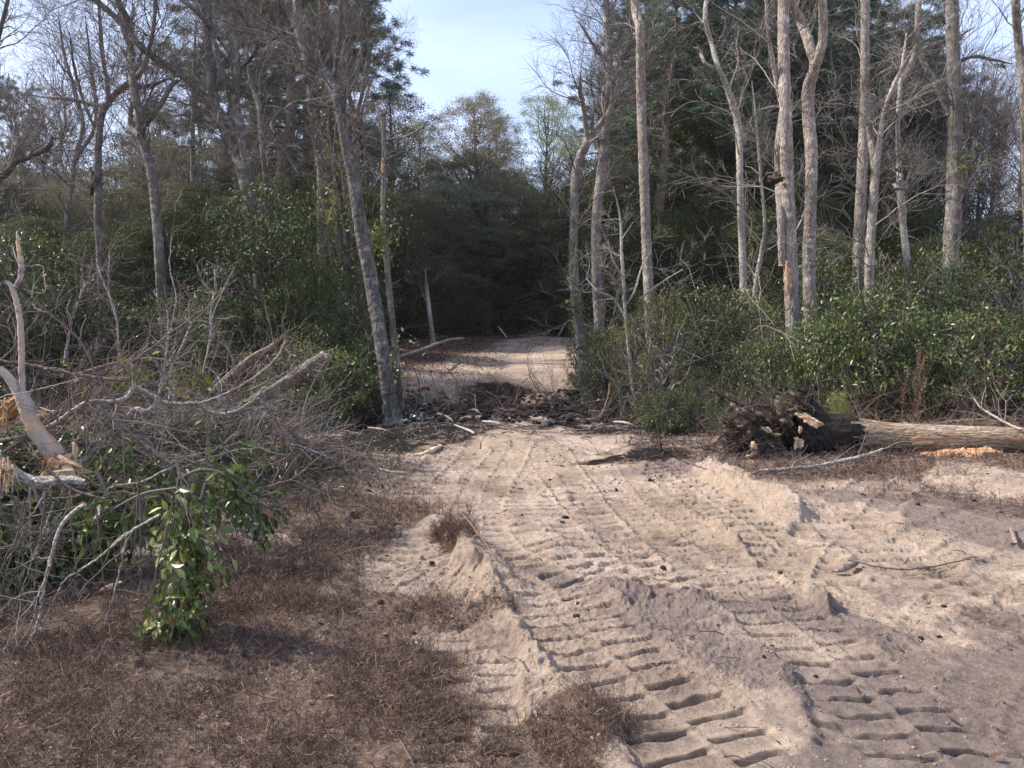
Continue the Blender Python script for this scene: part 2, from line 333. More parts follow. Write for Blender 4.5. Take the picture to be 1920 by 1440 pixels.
TRACKS = [  # px centre line, width m, pitch, depth
    ([(1000, 1085), (1060, 1150), (1150, 1250), (1260, 1345), (1370, 1450), (1500, 1600)], 0.60, 0.19, 0.045),
    ([(1135, 830), (1175, 900), (1250, 980), (1390, 1100), (1500, 1190), (1640, 1300), (1800, 1450), (1950, 1600)], 0.58, 0.19, 0.04),
    ([(1200, 850), (1280, 900), (1400, 985), (1510, 1060), (1590, 1120)], 0.55, 0.19, 0.045),
    ([(985, 840), (1010, 890), (1060, 960), (1130, 1030), (1240, 1090), (1340, 1130)], 0.58, 0.19, 0.035),
    ([(1000, 820), (965, 890), (940, 940), (960, 1010), (1040, 1060), (1150, 1100)], 0.58, 0.19, 0.03),
    ([(920, 830), (870, 890), (835, 950), (800, 1010), (760, 1080), (700, 1140)], 0.58, 0.19, 0.035),
    ([(880, 1180), (885, 1300), (890, 1450), (900, 1600)], 0.42, 0.19, 0.04),
    ([(700, 1050), (800, 1090), (930, 1110)], 0.5, 0.16, 0.03),
    ([(1720, 850), (1640, 930), (1560, 1000), (1500, 1090)], 0.58, 0.19, 0.035),
    ([(1960, 1010), (1860, 1030), (1760, 1080), (1680, 1150), (1640, 1240), (1660, 1350), (1720, 1460)], 0.60, 0.17, 0.04),
    ([(1960, 1150), (1880, 1190), (1820, 1250), (1820, 1340), (1870, 1450)], 0.60, 0.17, 0.045),
    ([(1920, 960), (1830, 985), (1730, 1030), (1640, 1090)], 0.55, 0.18, 0.03),
    ([(1090, 850), (1100, 900), (1160, 960), (1290, 1040)], 0.5, 0.19, 0.03),
    ([(960, 700), (1010, 680), (1070, 660)], 0.6, 0.3, 0.03),
    ([(1700, 1460), (1740, 1330), (1830, 1230), (1960, 1170)], 0.58, 0.17, 0.045),
    ([(1900, 1460), (1890, 1350), (1930, 1250)], 0.55, 0.17, 0.045),
    ([(1500, 900), (1560, 960), (1680, 1040), (1840, 1120)], 0.55, 0.19, 0.03),
    ([(880, 810), (830, 870), (760, 930), (700, 1000)], 0.55, 0.19, 0.03),
    ([(1060, 830), (1110, 900), (1180, 990), (1270, 1080)], 0.55, 0.19, 0.035),
    ([(930, 860), (900, 920), (900, 1000)], 0.5, 0.19, 0.03),
]
TRACKS = TRACKS[2:] + [TRACKS[1], TRACKS[0]]
TRACKS = [(catmull(poly_world(p), 6), w, pt, dp) for p, w, pt, dp in TRACKS]
BERMS = [(catmull(poly_world(p), 4), h, w) for p, h, w in BERMS]
def base_h(x, y):
    x = np.asarray(x, float); y = np.asarray(y, float)
    h = 0.10 * fbm(x, y, 4.0, 3, 3) + 0.04 * fbm(x, y, 1.1, 4, 9)
    h = h + 0.85 * np.clip((y - 15.6) / 12.5, 0, 1) ** .9 * (1 - .25 * np.clip((y - 15.6) / 12.5, 0, 1)) / .75 + 0.5 * sstep(40, 70, y)
    h = h + 0.16 * sstep(17, 21, y) * sstep(0.2, -3.5, x)
    d, _, _ = line_dist(x, y, DITCH); h = h - 0.24 * np.exp(-(d / 0.8) ** 2) * (1 + .5 * fbm(x, y, .7, 3, 5))
    h = h + (0.13 * fbm(x, y, .55, 4, 7) + .01) * np.exp(-((y - 14.2) / 2.0) ** 2) * sstep(3.5, 2.2, np.abs(x + .3))
    d, _, _ = line_dist(x, y, PILE); h = h + 0.45 * np.exp(-(d / 0.75) ** 2)  # unseen mound added under the brush heap, blocks light so its inside stays dark
    # rough forest floor away from the track
    side = sstep(3.0, 6.0, np.abs(x + 0.2)) * sstep(8, 12, y)
    h = h + side * 0.10 * fbm(x, y, 1.6, 4, 12)
    return h
def full_h(X, Y):
    h = base_h(X, Y); near = sstep(24, 12, Y)
    rg = np.clip(.55 + 1.5 * fbm(X, Y, 1.3, 3, 29), .15, 1.3); h = h + near * (0.026 * fbm(X, Y, 0.35, 4, 21, .6) + rg * (0.024 * fbm(X, Y, 0.09, 4, 25, .8) + .016 * (.3 - np.abs(fbm(X, Y, .05, 2, 27))) + .030 * np.maximum(0, fbm(X, Y, .04, 3, 28) - .10)))
    cover = np.zeros_like(X); wx = 0.03 * fbm(X, Y, .3, 2, 41); wy = 0.03 * fbm(X, Y, .3, 2, 42)
    for W, hh, w in BERMS:
        lo, hi = W.min(0) - 1, W.max(0) + 1; m = (X > lo[0]) & (X < hi[0]) & (Y > lo[1]) & (Y < hi[1])
        if not m.any(): continue
        x, y = X[m], Y[m]; d, s, t = line_dist(x + 3 * wx[m], y + 3 * wy[m], W)
        h[m] += hh * np.exp(-(d / w) ** 2) * (1 + 0.45 * fbm(x, y, .30, 4, 33, .55))
    for k, (W, w, pt, dp) in enumerate(TRACKS):
        far = W[:, 1].mean() > 6; main = k >= len(TRACKS) - 2; dp = dp * (1.75 if far else .98 if main else 1.05); pt = pt * (1.0 if far else .84)
        lo, hi = W.min(0) - 1, W.max(0) + 1; m = (X > lo[0]) & (X < hi[0]) & (Y > lo[1]) & (Y < hi[1])
        if not m.any(): continue
        x, y = X[m], Y[m]; d, s, t = line_dist(x + wx[m] * .5, y + wy[m] * .5, W); tot = np.linalg.norm(np.diff(W, axis=0), axis=1).sum()
        endf = sstep(0, .25, s) * sstep(tot, tot - .25, s)
        wear = np.clip(1.0 + 0.6 * fbm(x, y, .8, 3, 50 + k), 0.88 if main else 0.5, 1) * endf
        inside = sstep(w / 2 + .03, w / 2 - .03, d + .035 * fbm(x, y, .13, 3, 180 + k, .6))
        ph = (s + 0.022 * fbm(x, y, .16, 3, 60 + k, .6) + np.where(t > 0.03, 0.05, 0)) / pt; fr = ph - np.floor(ph)
        gw = .40 if not far else .50; grouse = sstep(0.0, 0.10, fr) * sstep(gw, .15, fr)          # press mark, steep on one side
        tread = -grouse * dp * np.clip(1.0 + (.35 if main else .75) * fbm(x, y, .22, 3, 80 + k), .35, 1.5) + 0.008 * np.sin(fr * 2 * np.pi)
        mid = np.exp(-((t - 0.02) / 0.02) ** 2) * dp * .12
        imprint = -dp * .15 + tread * (1 - .75 * np.exp(-((t - .02) / 0.028) ** 2)) + mid
        lip = np.exp(-((d - w / 2 - .05) / .05) ** 2) * 0.012 * np.clip(.3 + 2.2 * fbm(x, y, .5, 3, 170 + k), 0, 1) * (1 + 1.9 * fbm(x, y, .12, 3, 70 + k))
        hm = h[m]; flat = base_h(x, y)
        hm = hm * (1 - .86 * inside * wear) + (flat + .25 * (hm - flat)) * .86 * inside * wear
        h[m] = hm + (imprint * inside + lip) * wear
        cover[m] = np.maximum(cover[m], inside * wear)
    return h, cover
# polar sheet round the camera: fine where the camera looks, coarse elsewhere, out to 260 m
hv = []
v = 560.0
while v > 14: hv.append(v); v -= 0.86 if v < 480 else 2.0
rad = np.array(hv); rad = CAMH * 773.0 / rad
rad = np.r_[[0.02, 0.4, 0.9, 1.4, 1.9], rad, [110, 140, 180, 260]]
aw = np.radians(37.5)
ang = np.r_[np.linspace(-np.pi, -aw, 60)[:-1], np.linspace(-aw, aw, 1040), np.linspace(aw, np.pi, 60)[1:-1]]
RR, AA = np.meshgrid(rad, ang, indexing='ij'); GX = RR * np.sin(AA); GY = RR * np.cos(AA)
gh, cover = full_h(GX.ravel(), GY.ravel()); gx, gy = GX.ravel(), GY.ravel()
def blob(pts, w, n=0.5, seed=90, sc=.6, hgt=0.0):
    W = catmull(poly_world(pts, hgt), 4) if len(pts) > 1 else poly_world(pts, hgt).repeat(2, 0) + np.array([[0, 0], [0.01, 0]])
    d, _, _ = line_dist(gx, gy, W); return np.clip(sstep(w * 1.35, w * .5, d + n * w * fbm(gx, gy, sc, 4, seed, .6)), 0, 1)
GRASS_PATCH = [  # pixel lines of dry weed cover, half width in metres, density
    ([(-200, 1250), (150, 1200), (420, 1190), (600, 1180), (700, 1150)], 0.36, 1.1),
    ([(-200, 1500), (100, 1420), (400, 1330), (540, 1280)], 0.58, 1.1),
    ([(-300, 1120), (200, 1130), (420, 1100)], 0.6, 1.0),
    ([(560, 1450), (680, 1400), (800, 1370)], 0.28, 1.1),
    ([(980, 1440), (1080, 1400), (1130, 1370)], 0.19, 1.2),
    ([(760, 1150), (850, 1160), (930, 1150)], 0.22, 1.0),
    ([(560, 960), (640, 950), (700, 970)], 0.6, .9),
    ([(0, 1290), (200, 1280), (420, 1260)], 0.4, .8),
    ([(-100, 1460), (150, 1470), (400, 1450), (620, 1440)], 0.3, 1.0),
    ([(440, 1050), (560, 1060), (640, 1030)], 0.4, .8),
    ([(1450, 885), (1560, 880), (1660, 870), (1740, 860)], 0.65, 1.0),
    ([(1740, 860), (1850, 870), (2000, 880)], 0.6, .9),
    ([(1690, 930), (1780, 940), (1900, 960)], 0.35, .6),
    ([(1860, 1150), (1930, 1180)], 0.25, .5),
    ([(640, 870), (700, 890)], 0.8, .5),
    ([(840, 1010), (870, 1040)], 0.12, 1.2),
    ([(1270, 830), (1330, 850)], 0.9, .5),
]
grass = np.zeros_like(gx)
for k, (p, w, dn) in enumerate(GRASS_PATCH): grass = np.maximum(grass, blob(p, w, .9, 100 + k) * min(dn, 1))
yellow = np.maximum.reduce([blob([(1215, 985), (1330, 1000), (1400, 1020)], .22), blob([(1300, 960), (1420, 1000), (1500, 1060)], .3, .8), blob([(760, 1290), (800, 1330)], .22, .8),
                            blob([(600, 1070), (800, 1110), (930, 1120)], .25, .9), blob([(1380, 910), (1440, 960)], .3, .8), blob([(960, 830), (990, 870)], .5, 1.2)])
grey = np.maximum.reduce([blob([(1150, 1110), (1300, 1130), (1480, 1130)], .24, 1.1), blob([(1300, 1190), (1420, 1260), (1550, 1340)], .26, 1.2), blob([(700, 880), (760, 860)], .6, 1.0),
                          blob([(1560, 1350), (1650, 1450)], .4, 1.0), blob([(1900, 1180), (1800, 1300), (1850, 1450)], .5, 1.4), blob([(1650, 930), (1800, 980)], .6, 1.4), blob([(1500, 1150), (1700, 1200)], .25, 1.2), blob([(560, 1180), (760, 1230)], .3, 1.3), blob([(1240, 870), (1300, 850)], .5, 1), blob([(1000, 1080), (1100, 1090)], .12, 1)])
peat = np.maximum.reduce([blob([(660, 800), (760, 760), (900, 765), (1040, 745), (1150, 765), (1260, 800)], 1.7, .9, 130, .9), blob([(700, 830), (860, 795)], .9, 1.0, 131) * .8,
                          blob([(1160, 850), (1240, 845)], .45, 1.2, 132) * .9])
peat = peat * (1 - blob([(1000, 750), (1060, 756)], .4, .5, 133))
sidem = sstep(9.0, 13.0, gy) * sstep(0, 1.4, np.abs(gx + 0.1) - (2.7 + 0.6 * fbm(gx, gy, 2, 3, 140))) + sstep(6, 9, gy) * sstep(-4.2, -5.2, gx) + sstep(8.5, 9.8, gy) * sstep(3.0, 4.4, gx)
d1, _, _ = line_dist(gx, gy, FARPATH); d2, _, _ = line_dist(gx, gy, FARPATH2)
farp = np.maximum(sstep(1.7, .7, d1 + .7 * fbm(gx, gy, 1.2, 3, 150)), sstep(2.8, 1.5, d2 + .8 * fbm(gx, gy, 1.2, 3, 151)))
litter = np.clip(sidem + sstep(15.5, 17.5, gy), 0, 1) * (1 - farp)
pd, _, _ = line_dist(gx, gy, PILE); litter = np.maximum(litter, sstep(1.6, .8, pd))  # dark litter colour also painted under the heap to deepen the shade inside it
nv = len(gx); nr, nc = RR.shape
i = np.arange(nr - 1)[:, None]; j = np.arange(nc)[None, :]; j2 = (j + 1) % nc
fc = np.stack([i * nc + j, i * nc + j2, (i + 1) * nc + j2, (i + 1) * nc + j], -1).reshape(-1, 4)[:, ::-1]

def ground_mat():
    m, n, out = newmat('sandy_ground'); l = n.links.new
    tc = nd(n, 'ShaderNodeTexCoord')
    A = nd(n, 'ShaderNodeAttribute', _attribute_name='soil'); B = nd(n, 'ShaderNodeAttribute', _attribute_name='soil2')
    sa = nd(n, 'ShaderNodeSeparateColor'); sb = nd(n, 'ShaderNodeSeparateColor'); l(A.outputs['Color'], sa.inputs[0]); l(B.outputs['Color'], sb.inputs[0])
    n1 = nd(n, 'ShaderNodeTexNoise', Scale=1.1, Detail=10.0, Roughness=0.72); l(tc.outputs['Object'], n1.inputs['Vector'])
    n2 = nd(n, 'ShaderNodeTexNoise', Scale=22.0, Detail=8.0, Roughness=0.72); l(tc.outputs['Object'], n2.inputs['Vector'])
    n3 = nd(n, 'ShaderNodeTexNoise', Scale=6.0, Detail=6.0, Roughness=0.7); l(tc.outputs['Object'], n3.inputs['Vector'])
    base = ramp(n, [(0.36, (0.26, 0.192, 0.145)), (0.47, (0.41, 0.312, 0.24)), (0.62, (0.56, 0.44, 0.345))]); l(n1.outputs['Fac'], base.inputs['Fac'])
    fine = ramp(n, [(0.30, (0.34,) * 3), (0.41, (0.80,) * 3), (0.6, (1.06,) * 3), (0.8, (1.25,) * 3)]); l(n2.outputs['Fac'], fine.inputs['Fac'])
    def mixc(fac, a, b):
        x = nd(n, 'ShaderNodeMix', _data_type='RGBA'); l(fac, x.inputs['Factor']); l(a, x.inputs['A'])
        if isinstance(b, tuple): x.inputs['B'].default_value = (*b, 1)
        else: l(b, x.inputs['B'])
        return x.outputs['Result']
    def edge(sock):      # noisy edge of a soil patch
        ad = nd(n, 'ShaderNodeMath', _operation='MULTIPLY_ADD'); l(n3.outputs['Fac'], ad.inputs[0]); ad.inputs[1].default_value = 1.6; ad.inputs[2].default_value = -0.8
        s = nd(n, 'ShaderNodeMath', _operation='ADD'); l(sock, s.inputs[0]); l(ad.outputs[0], s.inputs[1])
        r = nd(n, 'ShaderNodeMapRange'); r.inputs['From Min'].default_value = 0.2; r.inputs['From Max'].default_value = 0.8; l(s.outputs[0], r.inputs['Value'])
        x = nd(n, 'ShaderNodeMath', _operation='MULTIPLY'); l(r.outputs['Result'], x.inputs[0])
        g = nd(n, 'ShaderNodeMapRange'); g.inputs['From Max'].default_value = 0.15; l(sock, g.inputs['Value']); l(g.outputs['Result'], x.inputs[1])
        return x.outputs[0]
    c = mixc(edge(sa.outputs[0]), base.outputs['Color'], (0.43, 0.33, 0.24))
    c = mixc(edge(sa.outputs[1]), c, (0.25, 0.195, 0.17))
    weed = ramp(n, [(0.35, (0.07, 0.042, 0.032)), (0.55, (0.16, 0.105, 0.08)), (0.75, (0.36, 0.27, 0.21))]); l(n2.outputs['Fac'], weed.inputs['Fac'])
    gm = nd(n, 'ShaderNodeMath', _operation='MULTIPLY'); l(edge(sa.outputs[2]), gm.inputs[0]); gm.inputs[1].default_value = 0.8
    c = mixc(gm.outputs[0], c, weed.outputs['Color'])
    lit = ramp(n, [(0.3, (0.03, 0.018, 0.014)), (0.5, (0.10, 0.055, 0.04)), (0.68, (0.2, 0.12, 0.085)), (0.8, (0.34, 0.22, 0.16))]); l(n2.outputs['Fac'], lit.inputs['Fac'])
    c = mixc(edge(sb.outputs[1]), c, lit.outputs['Color'])
    pt = ramp(n, [(0.3, (0.004, 0.003, 0.003)), (0.55, (0.018, 0.012, 0.010)), (0.75, (0.07, 0.045, 0.036))]); l(n2.outputs['Fac'], pt.inputs['Fac'])
    c = mixc(edge(sb.outputs[0]), c, pt.outputs['Color'])
    mu = nd(n, 'ShaderNodeMix', _data_type='RGBA', _blend_type='MULTIPLY'); mu.inputs['Factor'].default_value = 0.85; l(c, mu.inputs['A']); l(fine.outputs['Color'], mu.inputs['B'])
    p = nd(n, 'ShaderNodeBsdfPrincipled', Roughness=0.95); p.inputs['Specular IOR Level'].default_value = 0.15; l(mu.outputs['Result'], p.inputs['Base Color'])
    n4 = nd(n, 'ShaderNodeTexNoise', Scale=55.0, Detail=6.0, Roughness=0.7); l(tc.outputs['Object'], n4.inputs['Vector'])
    b1 = nd(n, 'ShaderNodeBump', Strength=1.0, Distance=0.04); l(n2.outputs['Fac'], b1.inputs['Height'])
    b2 = nd(n, 'ShaderNodeBump', Strength=1.0, Distance=0.02); l(n4.outputs['Fac'], b2.inputs['Height']); l(b1.outputs[0], b2.inputs['Normal']); l(b2.outputs[0], p.inputs['Normal'])
    l(p.outputs[0], out.inputs['Surface']); return m
me = mesh_data('ground', np.stack([gx, gy, gh], 1), [fc], True, ground_mat())
for nm, ch in (('soil', (yellow * .55, grey * .75, grass)), ('soil2', (peat, litter, cover))):
    at_ = me.color_attributes.new(nm, 'FLOAT_COLOR', 'POINT')
    at_.data.foreach_set('color', np.stack([*ch, np.ones(nv)], 1).astype(np.float32).ravel())
gobj = bpy.data.objects.new('ground', me); COL.objects.link(gobj); tag(gobj, kind='structure')
def H(x, y): return float(base_h(np.array([x]), np.array([y]))[0])
def HV(x, y): return base_h(np.asarray(x), np.asarray(y))

# ------------------------------------------------------------------ dry weeds, litter, clods (uncountable)
def density_at(X, Y):
    g = np.zeros_like(X)
    for k, (p, w, dn) in enumerate(GRASS_PATCH):
        W = catmull(poly_world(p), 4); d, _, _ = line_dist(X, Y, W)
        g = np.maximum(g, dn * np.clip(sstep(w * 1.35, w * .5, d + .9 * w * fbm(X, Y, .6, 4, 100 + k, .6)), 0, 1))
    return g
def weeds(name, mat, n, seed, hmin, hmax, box, dens=None, spread=0.6, branches=5, rad=0.0011):
    rng = np.random.default_rng(seed); x = rng.uniform(box[0], box[1], n * 6); y = rng.uniform(box[2], box[3], n * 6)
    keep = rng.random(n * 6) < (dens or density_at)(x, y) * np.clip(.55 + 1.2 * fbm(x, y, .25, 3, 77), .05, 1); x, y = x[keep][:n], y[keep][:n]
    z = full_h(x, y)[0] - .01; n = len(x); hh = rng.uniform(hmin, hmax, n) * (1 + .5 * fbm(x, y, .4, 2, 78))
    D = nrm(np.stack([rng.normal(size=n) * spread, rng.normal(size=n) * spread, np.ones(n)], 1)); m = 4; P = [np.stack([x, y, z], 1)]
    for k in range(m - 1):
        D = nrm(D + rng.normal(size=(n, 3)) * .25 + np.array([0, 0, -.08])); P.append(P[-1] + D * (hh / (m - 1))[:, None])
    P = np.stack(P, 1); dist = np.hypot(x, y); r = rad * np.clip(dist / 4.0, 1, 3); R = r[:, None] * np.linspace(1.2, .5, m)[None]
    mb = MB(); mb.tubes(P, R, 3)
    if branches:
        nb = n * branches; pi = np.repeat(np.arange(n), branches); t = rng.uniform(.15, 1, nb) * (m - 1); i = np.clip(t.astype(int), 0, m - 2); f = (t - i)[:, None]
        p = P[pi, i] * (1 - f) + P[pi, i + 1] * f; D = nrm(runit(rng, nb) + np.array([0, 0, .35])); st = (hh[pi] * rng.uniform(.15, .45, nb) / 2)[:, None]
        p1 = p + D * st; D2 = nrm(D + runit(rng, nb) * .7); p2 = p1 + D2 * st
        mb.tubes(np.stack([p, p1, p2], 1), np.repeat(r[pi][:, None], 3, 1) * np.array([[.7, .6, .4]]), 3)
    o = mb.build(name, mat, smooth=False); return o
o = weeds('dry_weeds', M['grass_dry'], 19000, 1, .04, .14, (-4.5, 1.5, 2.2, 6.0)); tag(o, 'brown wiry dead weeds covering the near left ground', 'weeds', kind='stuff')
o = weeds('dry_weeds', M['grass_dry'], 12000, 2, .06, .20, (-6, 12, 5.6, 13)); tag(o, 'reddish dry weeds round the fallen trunk and the brush heap edge', 'weeds', kind='stuff')
def side_dens(x, y):
    return np.clip(sstep(2.6, 3.6, np.abs(x + 0.1)) * sstep(9, 10, y) * .6 + sstep(14, 16, y) * .15 * sstep(1.2, 2.6, np.abs(x)) + .10 * sstep(13, 14, y) * sstep(15.5, 14.5, y), 0, 1)
o = weeds('forest_straw', M['straw'], 9000, 3, .10, .45, (-10, 12, 9, 17), side_dens, .9, 3, .0012); tag(o, 'tan dead grass stems at the forest edge', 'weeds', kind='stuff')
rng = np.random.default_rng(5)     # loose clods of sand
def clod_mesh(name, mat, n, box, rmin, rmax, seed, dens=None, squash=.6):
    rng = np.random.default_rng(seed); x = rng.uniform(box[0], box[1], n * 3); y = rng.uniform(box[2], box[3], n * 3)
    pr = dens(x, y) if dens else np.clip(.35 + 1.8 * fbm(x, y, .6, 3, 200), 0.02, 1); k = rng.random(len(x)) < pr; x, y = x[k][:n], y[k][:n]; n = len(x)
    ico = np.array([[0, 0, 1], [.894, 0, .447], [.276, .851, .447], [-.724, .526, .447], [-.724, -.526, .447], [.276, -.851, .447], [.724, .526, -.447], [-.276, .851, -.447], [-.894, 0, -.447], [-.276, -.851, -.447], [.724, -.526, -.447], [0, 0, -1]])
    fcs = np.array([[0, 1, 2], [0, 2, 3], [0, 3, 4], [0, 4, 5], [0, 5, 1], [1, 6, 2], [2, 7, 3], [3, 8, 4], [4, 9, 5], [5, 10, 1], [6, 7, 2], [7, 8, 3], [8, 9, 4], [9, 10, 5], [10, 6, 1], [11, 7, 6], [11, 8, 7], [11, 9, 8], [11, 10, 9], [11, 6, 10]])
    r = rmin + (rmax - rmin) * rng.random(n) ** 3; V = ico[None] * (1 + .5 * (rng.random((n, 12, 1)) - .5)) * r[:, None, None] * np.stack([rng.uniform(.7, 1.4, n), rng.uniform(.7, 1.4, n), np.full(n, squash)], 1)[:, None, :]
    V = V + np.stack([x, y, full_h(x, y)[0] + r * squash * .35], 1)[:, None, :]
    mb = MB(); mb.add(V.reshape(-1, 3), (fcs[None] + (np.arange(n) * 12)[:, None, None]).reshape(-1, 3)); return mb.build(name, mat)
M['clod'] = simple_mat('clod', [(0.3, (0.20, 0.15, 0.13)), (0.55, (0.27, 0.205, 0.17)), (0.75, (0.36, 0.28, 0.235))], 14, bump=.6)
M['clod_dark'] = simple_mat('clod_dark', [(0.3, (0.006, 0.005, 0.004)), (0.55, (0.022, 0.015, 0.012)), (0.75, (0.07, 0.05, 0.04))], 14, bump=.8, dist=.03)
tag(clod_mesh('sand_clods', M['clod'], 15000, (-3, 5, 2.4, 8.5), .002, .008, 6), 'loose pale lumps of sand on the track', 'soil', kind='stuff')
tag(clod_mesh('sand_clods', M['clod'], 6000, (-4, 8, 8, 13), .004, .018, 7), 'loose sand lumps on the far part of the clearing', 'soil', kind='stuff')
tag(clod_mesh('peat_clods', M['clod_dark'], 8000, (-4.5, 4, 12.2, 17), .012, .075, 8, lambda x, y: np.exp(-((y - 14.2) / 1.6) ** 2)), 'black lumps of peat in the ditch', 'soil', kind='stuff')
tag(clod_mesh('peat_clods', M['clod_dark'], 260, (-1, 5, 3.2, 11), .005, .03, 9), 'dark crumbs scattered over the sand', 'soil', kind='stuff')
def scatter_leaves(name, mat, n, box, l0, l1, seed, dens=None):
    rng = np.random.default_rng(seed); x = rng.uniform(box[0], box[1], n); y = rng.uniform(box[2], box[3], n)
    if dens: k = rng.random(n) < dens(x, y); x, y = x[k], y[k]; n = len(x)
    C = np.stack([x, y, full_h(x, y)[0] + .012], 1); D = runit(rng, n) * np.array([1, 1, .25]); N = nrm(np.array([0, 0, 1.]) + rng.normal(size=(n, 3)) * .35)
    mb = MB(); ln = rng.uniform(l0, l1, n); leaf_quads(mb, C, D, N, ln, ln * .4, .2, 4); return mb.build(name, mat, smooth=False)
tag(scatter_leaves('leaf_litter', M['litter'], 60000, (-9, 12, 9, 28), .04, .11, 11, lambda x, y: np.clip(sstep(2.5, 3.4, np.abs(x + .1)) + sstep(17, 18.5, y) * sstep(.2, -1, x) + .25 * sstep(13, 14, y) * sstep(16.5, 15.5, y), 0, 1)), 'brown fallen leaves on the forest floor and bank', 'leaves', kind='stuff')
tag(scatter_leaves('leaf_litter', M['litter'], 260, (-3, 4, 2.5, 9), .02, .06, 12), 'few small dead leaves strewn over the sand', 'leaves', kind='stuff')


o = weeds('dry_weeds', M['straw'], 1500, 31, .05, .20, (-4.5, 1.5, 2.2, 7.0), None, 1.1, 2, .0008); tag(o, 'pale dead grass stems among the near weeds', 'weeds', kind='stuff')
tag(scatter_leaves('leaf_litter', M['litter'], 4200, (-4.5, 2, 2.4, 8), .012, .045, 32, density_at), 'crumbled dead leaves under the near weeds', 'leaves', kind='stuff')
def debris(name, label, mat, n, box, l, rad, seed, dens=None):
    rng = np.random.default_rng(seed); x = rng.uniform(box[0], box[1], n); y = rng.uniform(box[2], box[3], n)
    if dens: k = rng.random(n) < dens(x, y); x, y = x[k], y[k]; n = len(x)
    a = rng.random(n) * 6.283; ln = rng.uniform(l[0], l[1], n) ; m = 6; px, py = [x], [y]
    for k in range(m - 1): a = a + rng.normal(size=n) * .25; px.append(px[-1] + np.cos(a) * ln / 5); py.append(py[-1] + np.sin(a) * ln / 5)
    X_, Y_ = np.stack(px, 1), np.stack(py, 1); Z = full_h(X_.ravel(), Y_.ravel())[0].reshape(X_.shape) + rng.uniform(.0, .025, (n, 1)) * np.sin(np.linspace(0, 3.1, m))[None] + .004
    P = np.stack([X_, Y_, Z], 2); r_ = rng.uniform(rad[0], rad[1], n) * np.clip(y / 5, 1, 2.5); mb = MB(); mb.tubes(P, r_[:, None] * np.linspace(1, .5, m)[None], 4)
    tag(mb.build(name, M[mat]), label, 'twigs', kind='stuff')
debris('twig_debris', 'small broken twigs strewn over the sand', 'twig_dark', 420, (-2.5, 5.5, 2.5, 10.5), (.05, .28), (.0012, .0035), 41)
debris('twig_debris', 'short bleached twigs and straws on the ground', 'straw', 500, (-4, 5.5, 2.5, 10.5), (.03, .16), (.0008, .002), 42)
debris('root_debris', 'dark twigs and torn roots in the near ditch edge', 'twig_dark', 900, (-4, 5, 10.2, 16.5), (.1, .6), (.002, .007), 43, lambda x, y: np.exp(-((y - 13.3) / 2.0) ** 2))

# thin winter air over the whole place
def haze_box(dens):
    m, n, out = newmat('haze'); v = nd(n, 'ShaderNodeVolumePrincipled', Density=dens, Anisotropy=0.3); v.inputs['Color'].default_value = (0.92, 0.95, 1.0, 1); n.links.new(v.outputs[0], out.inputs['Volume'])
    V = np.array([[x, y, z] for x in (-140, 140) for y in (-40, 150) for z in (-2.5, 26)], float); Fq = np.array([[0, 1, 3, 2], [4, 6, 7, 5], [0, 4, 5, 1], [2, 3, 7, 6], [0, 2, 6, 4], [1, 5, 7, 3]])
    o = mesh_obj('haze', V, [Fq], m, smooth=False); tag(o, kind='stuff')
haze_box(0.0004)

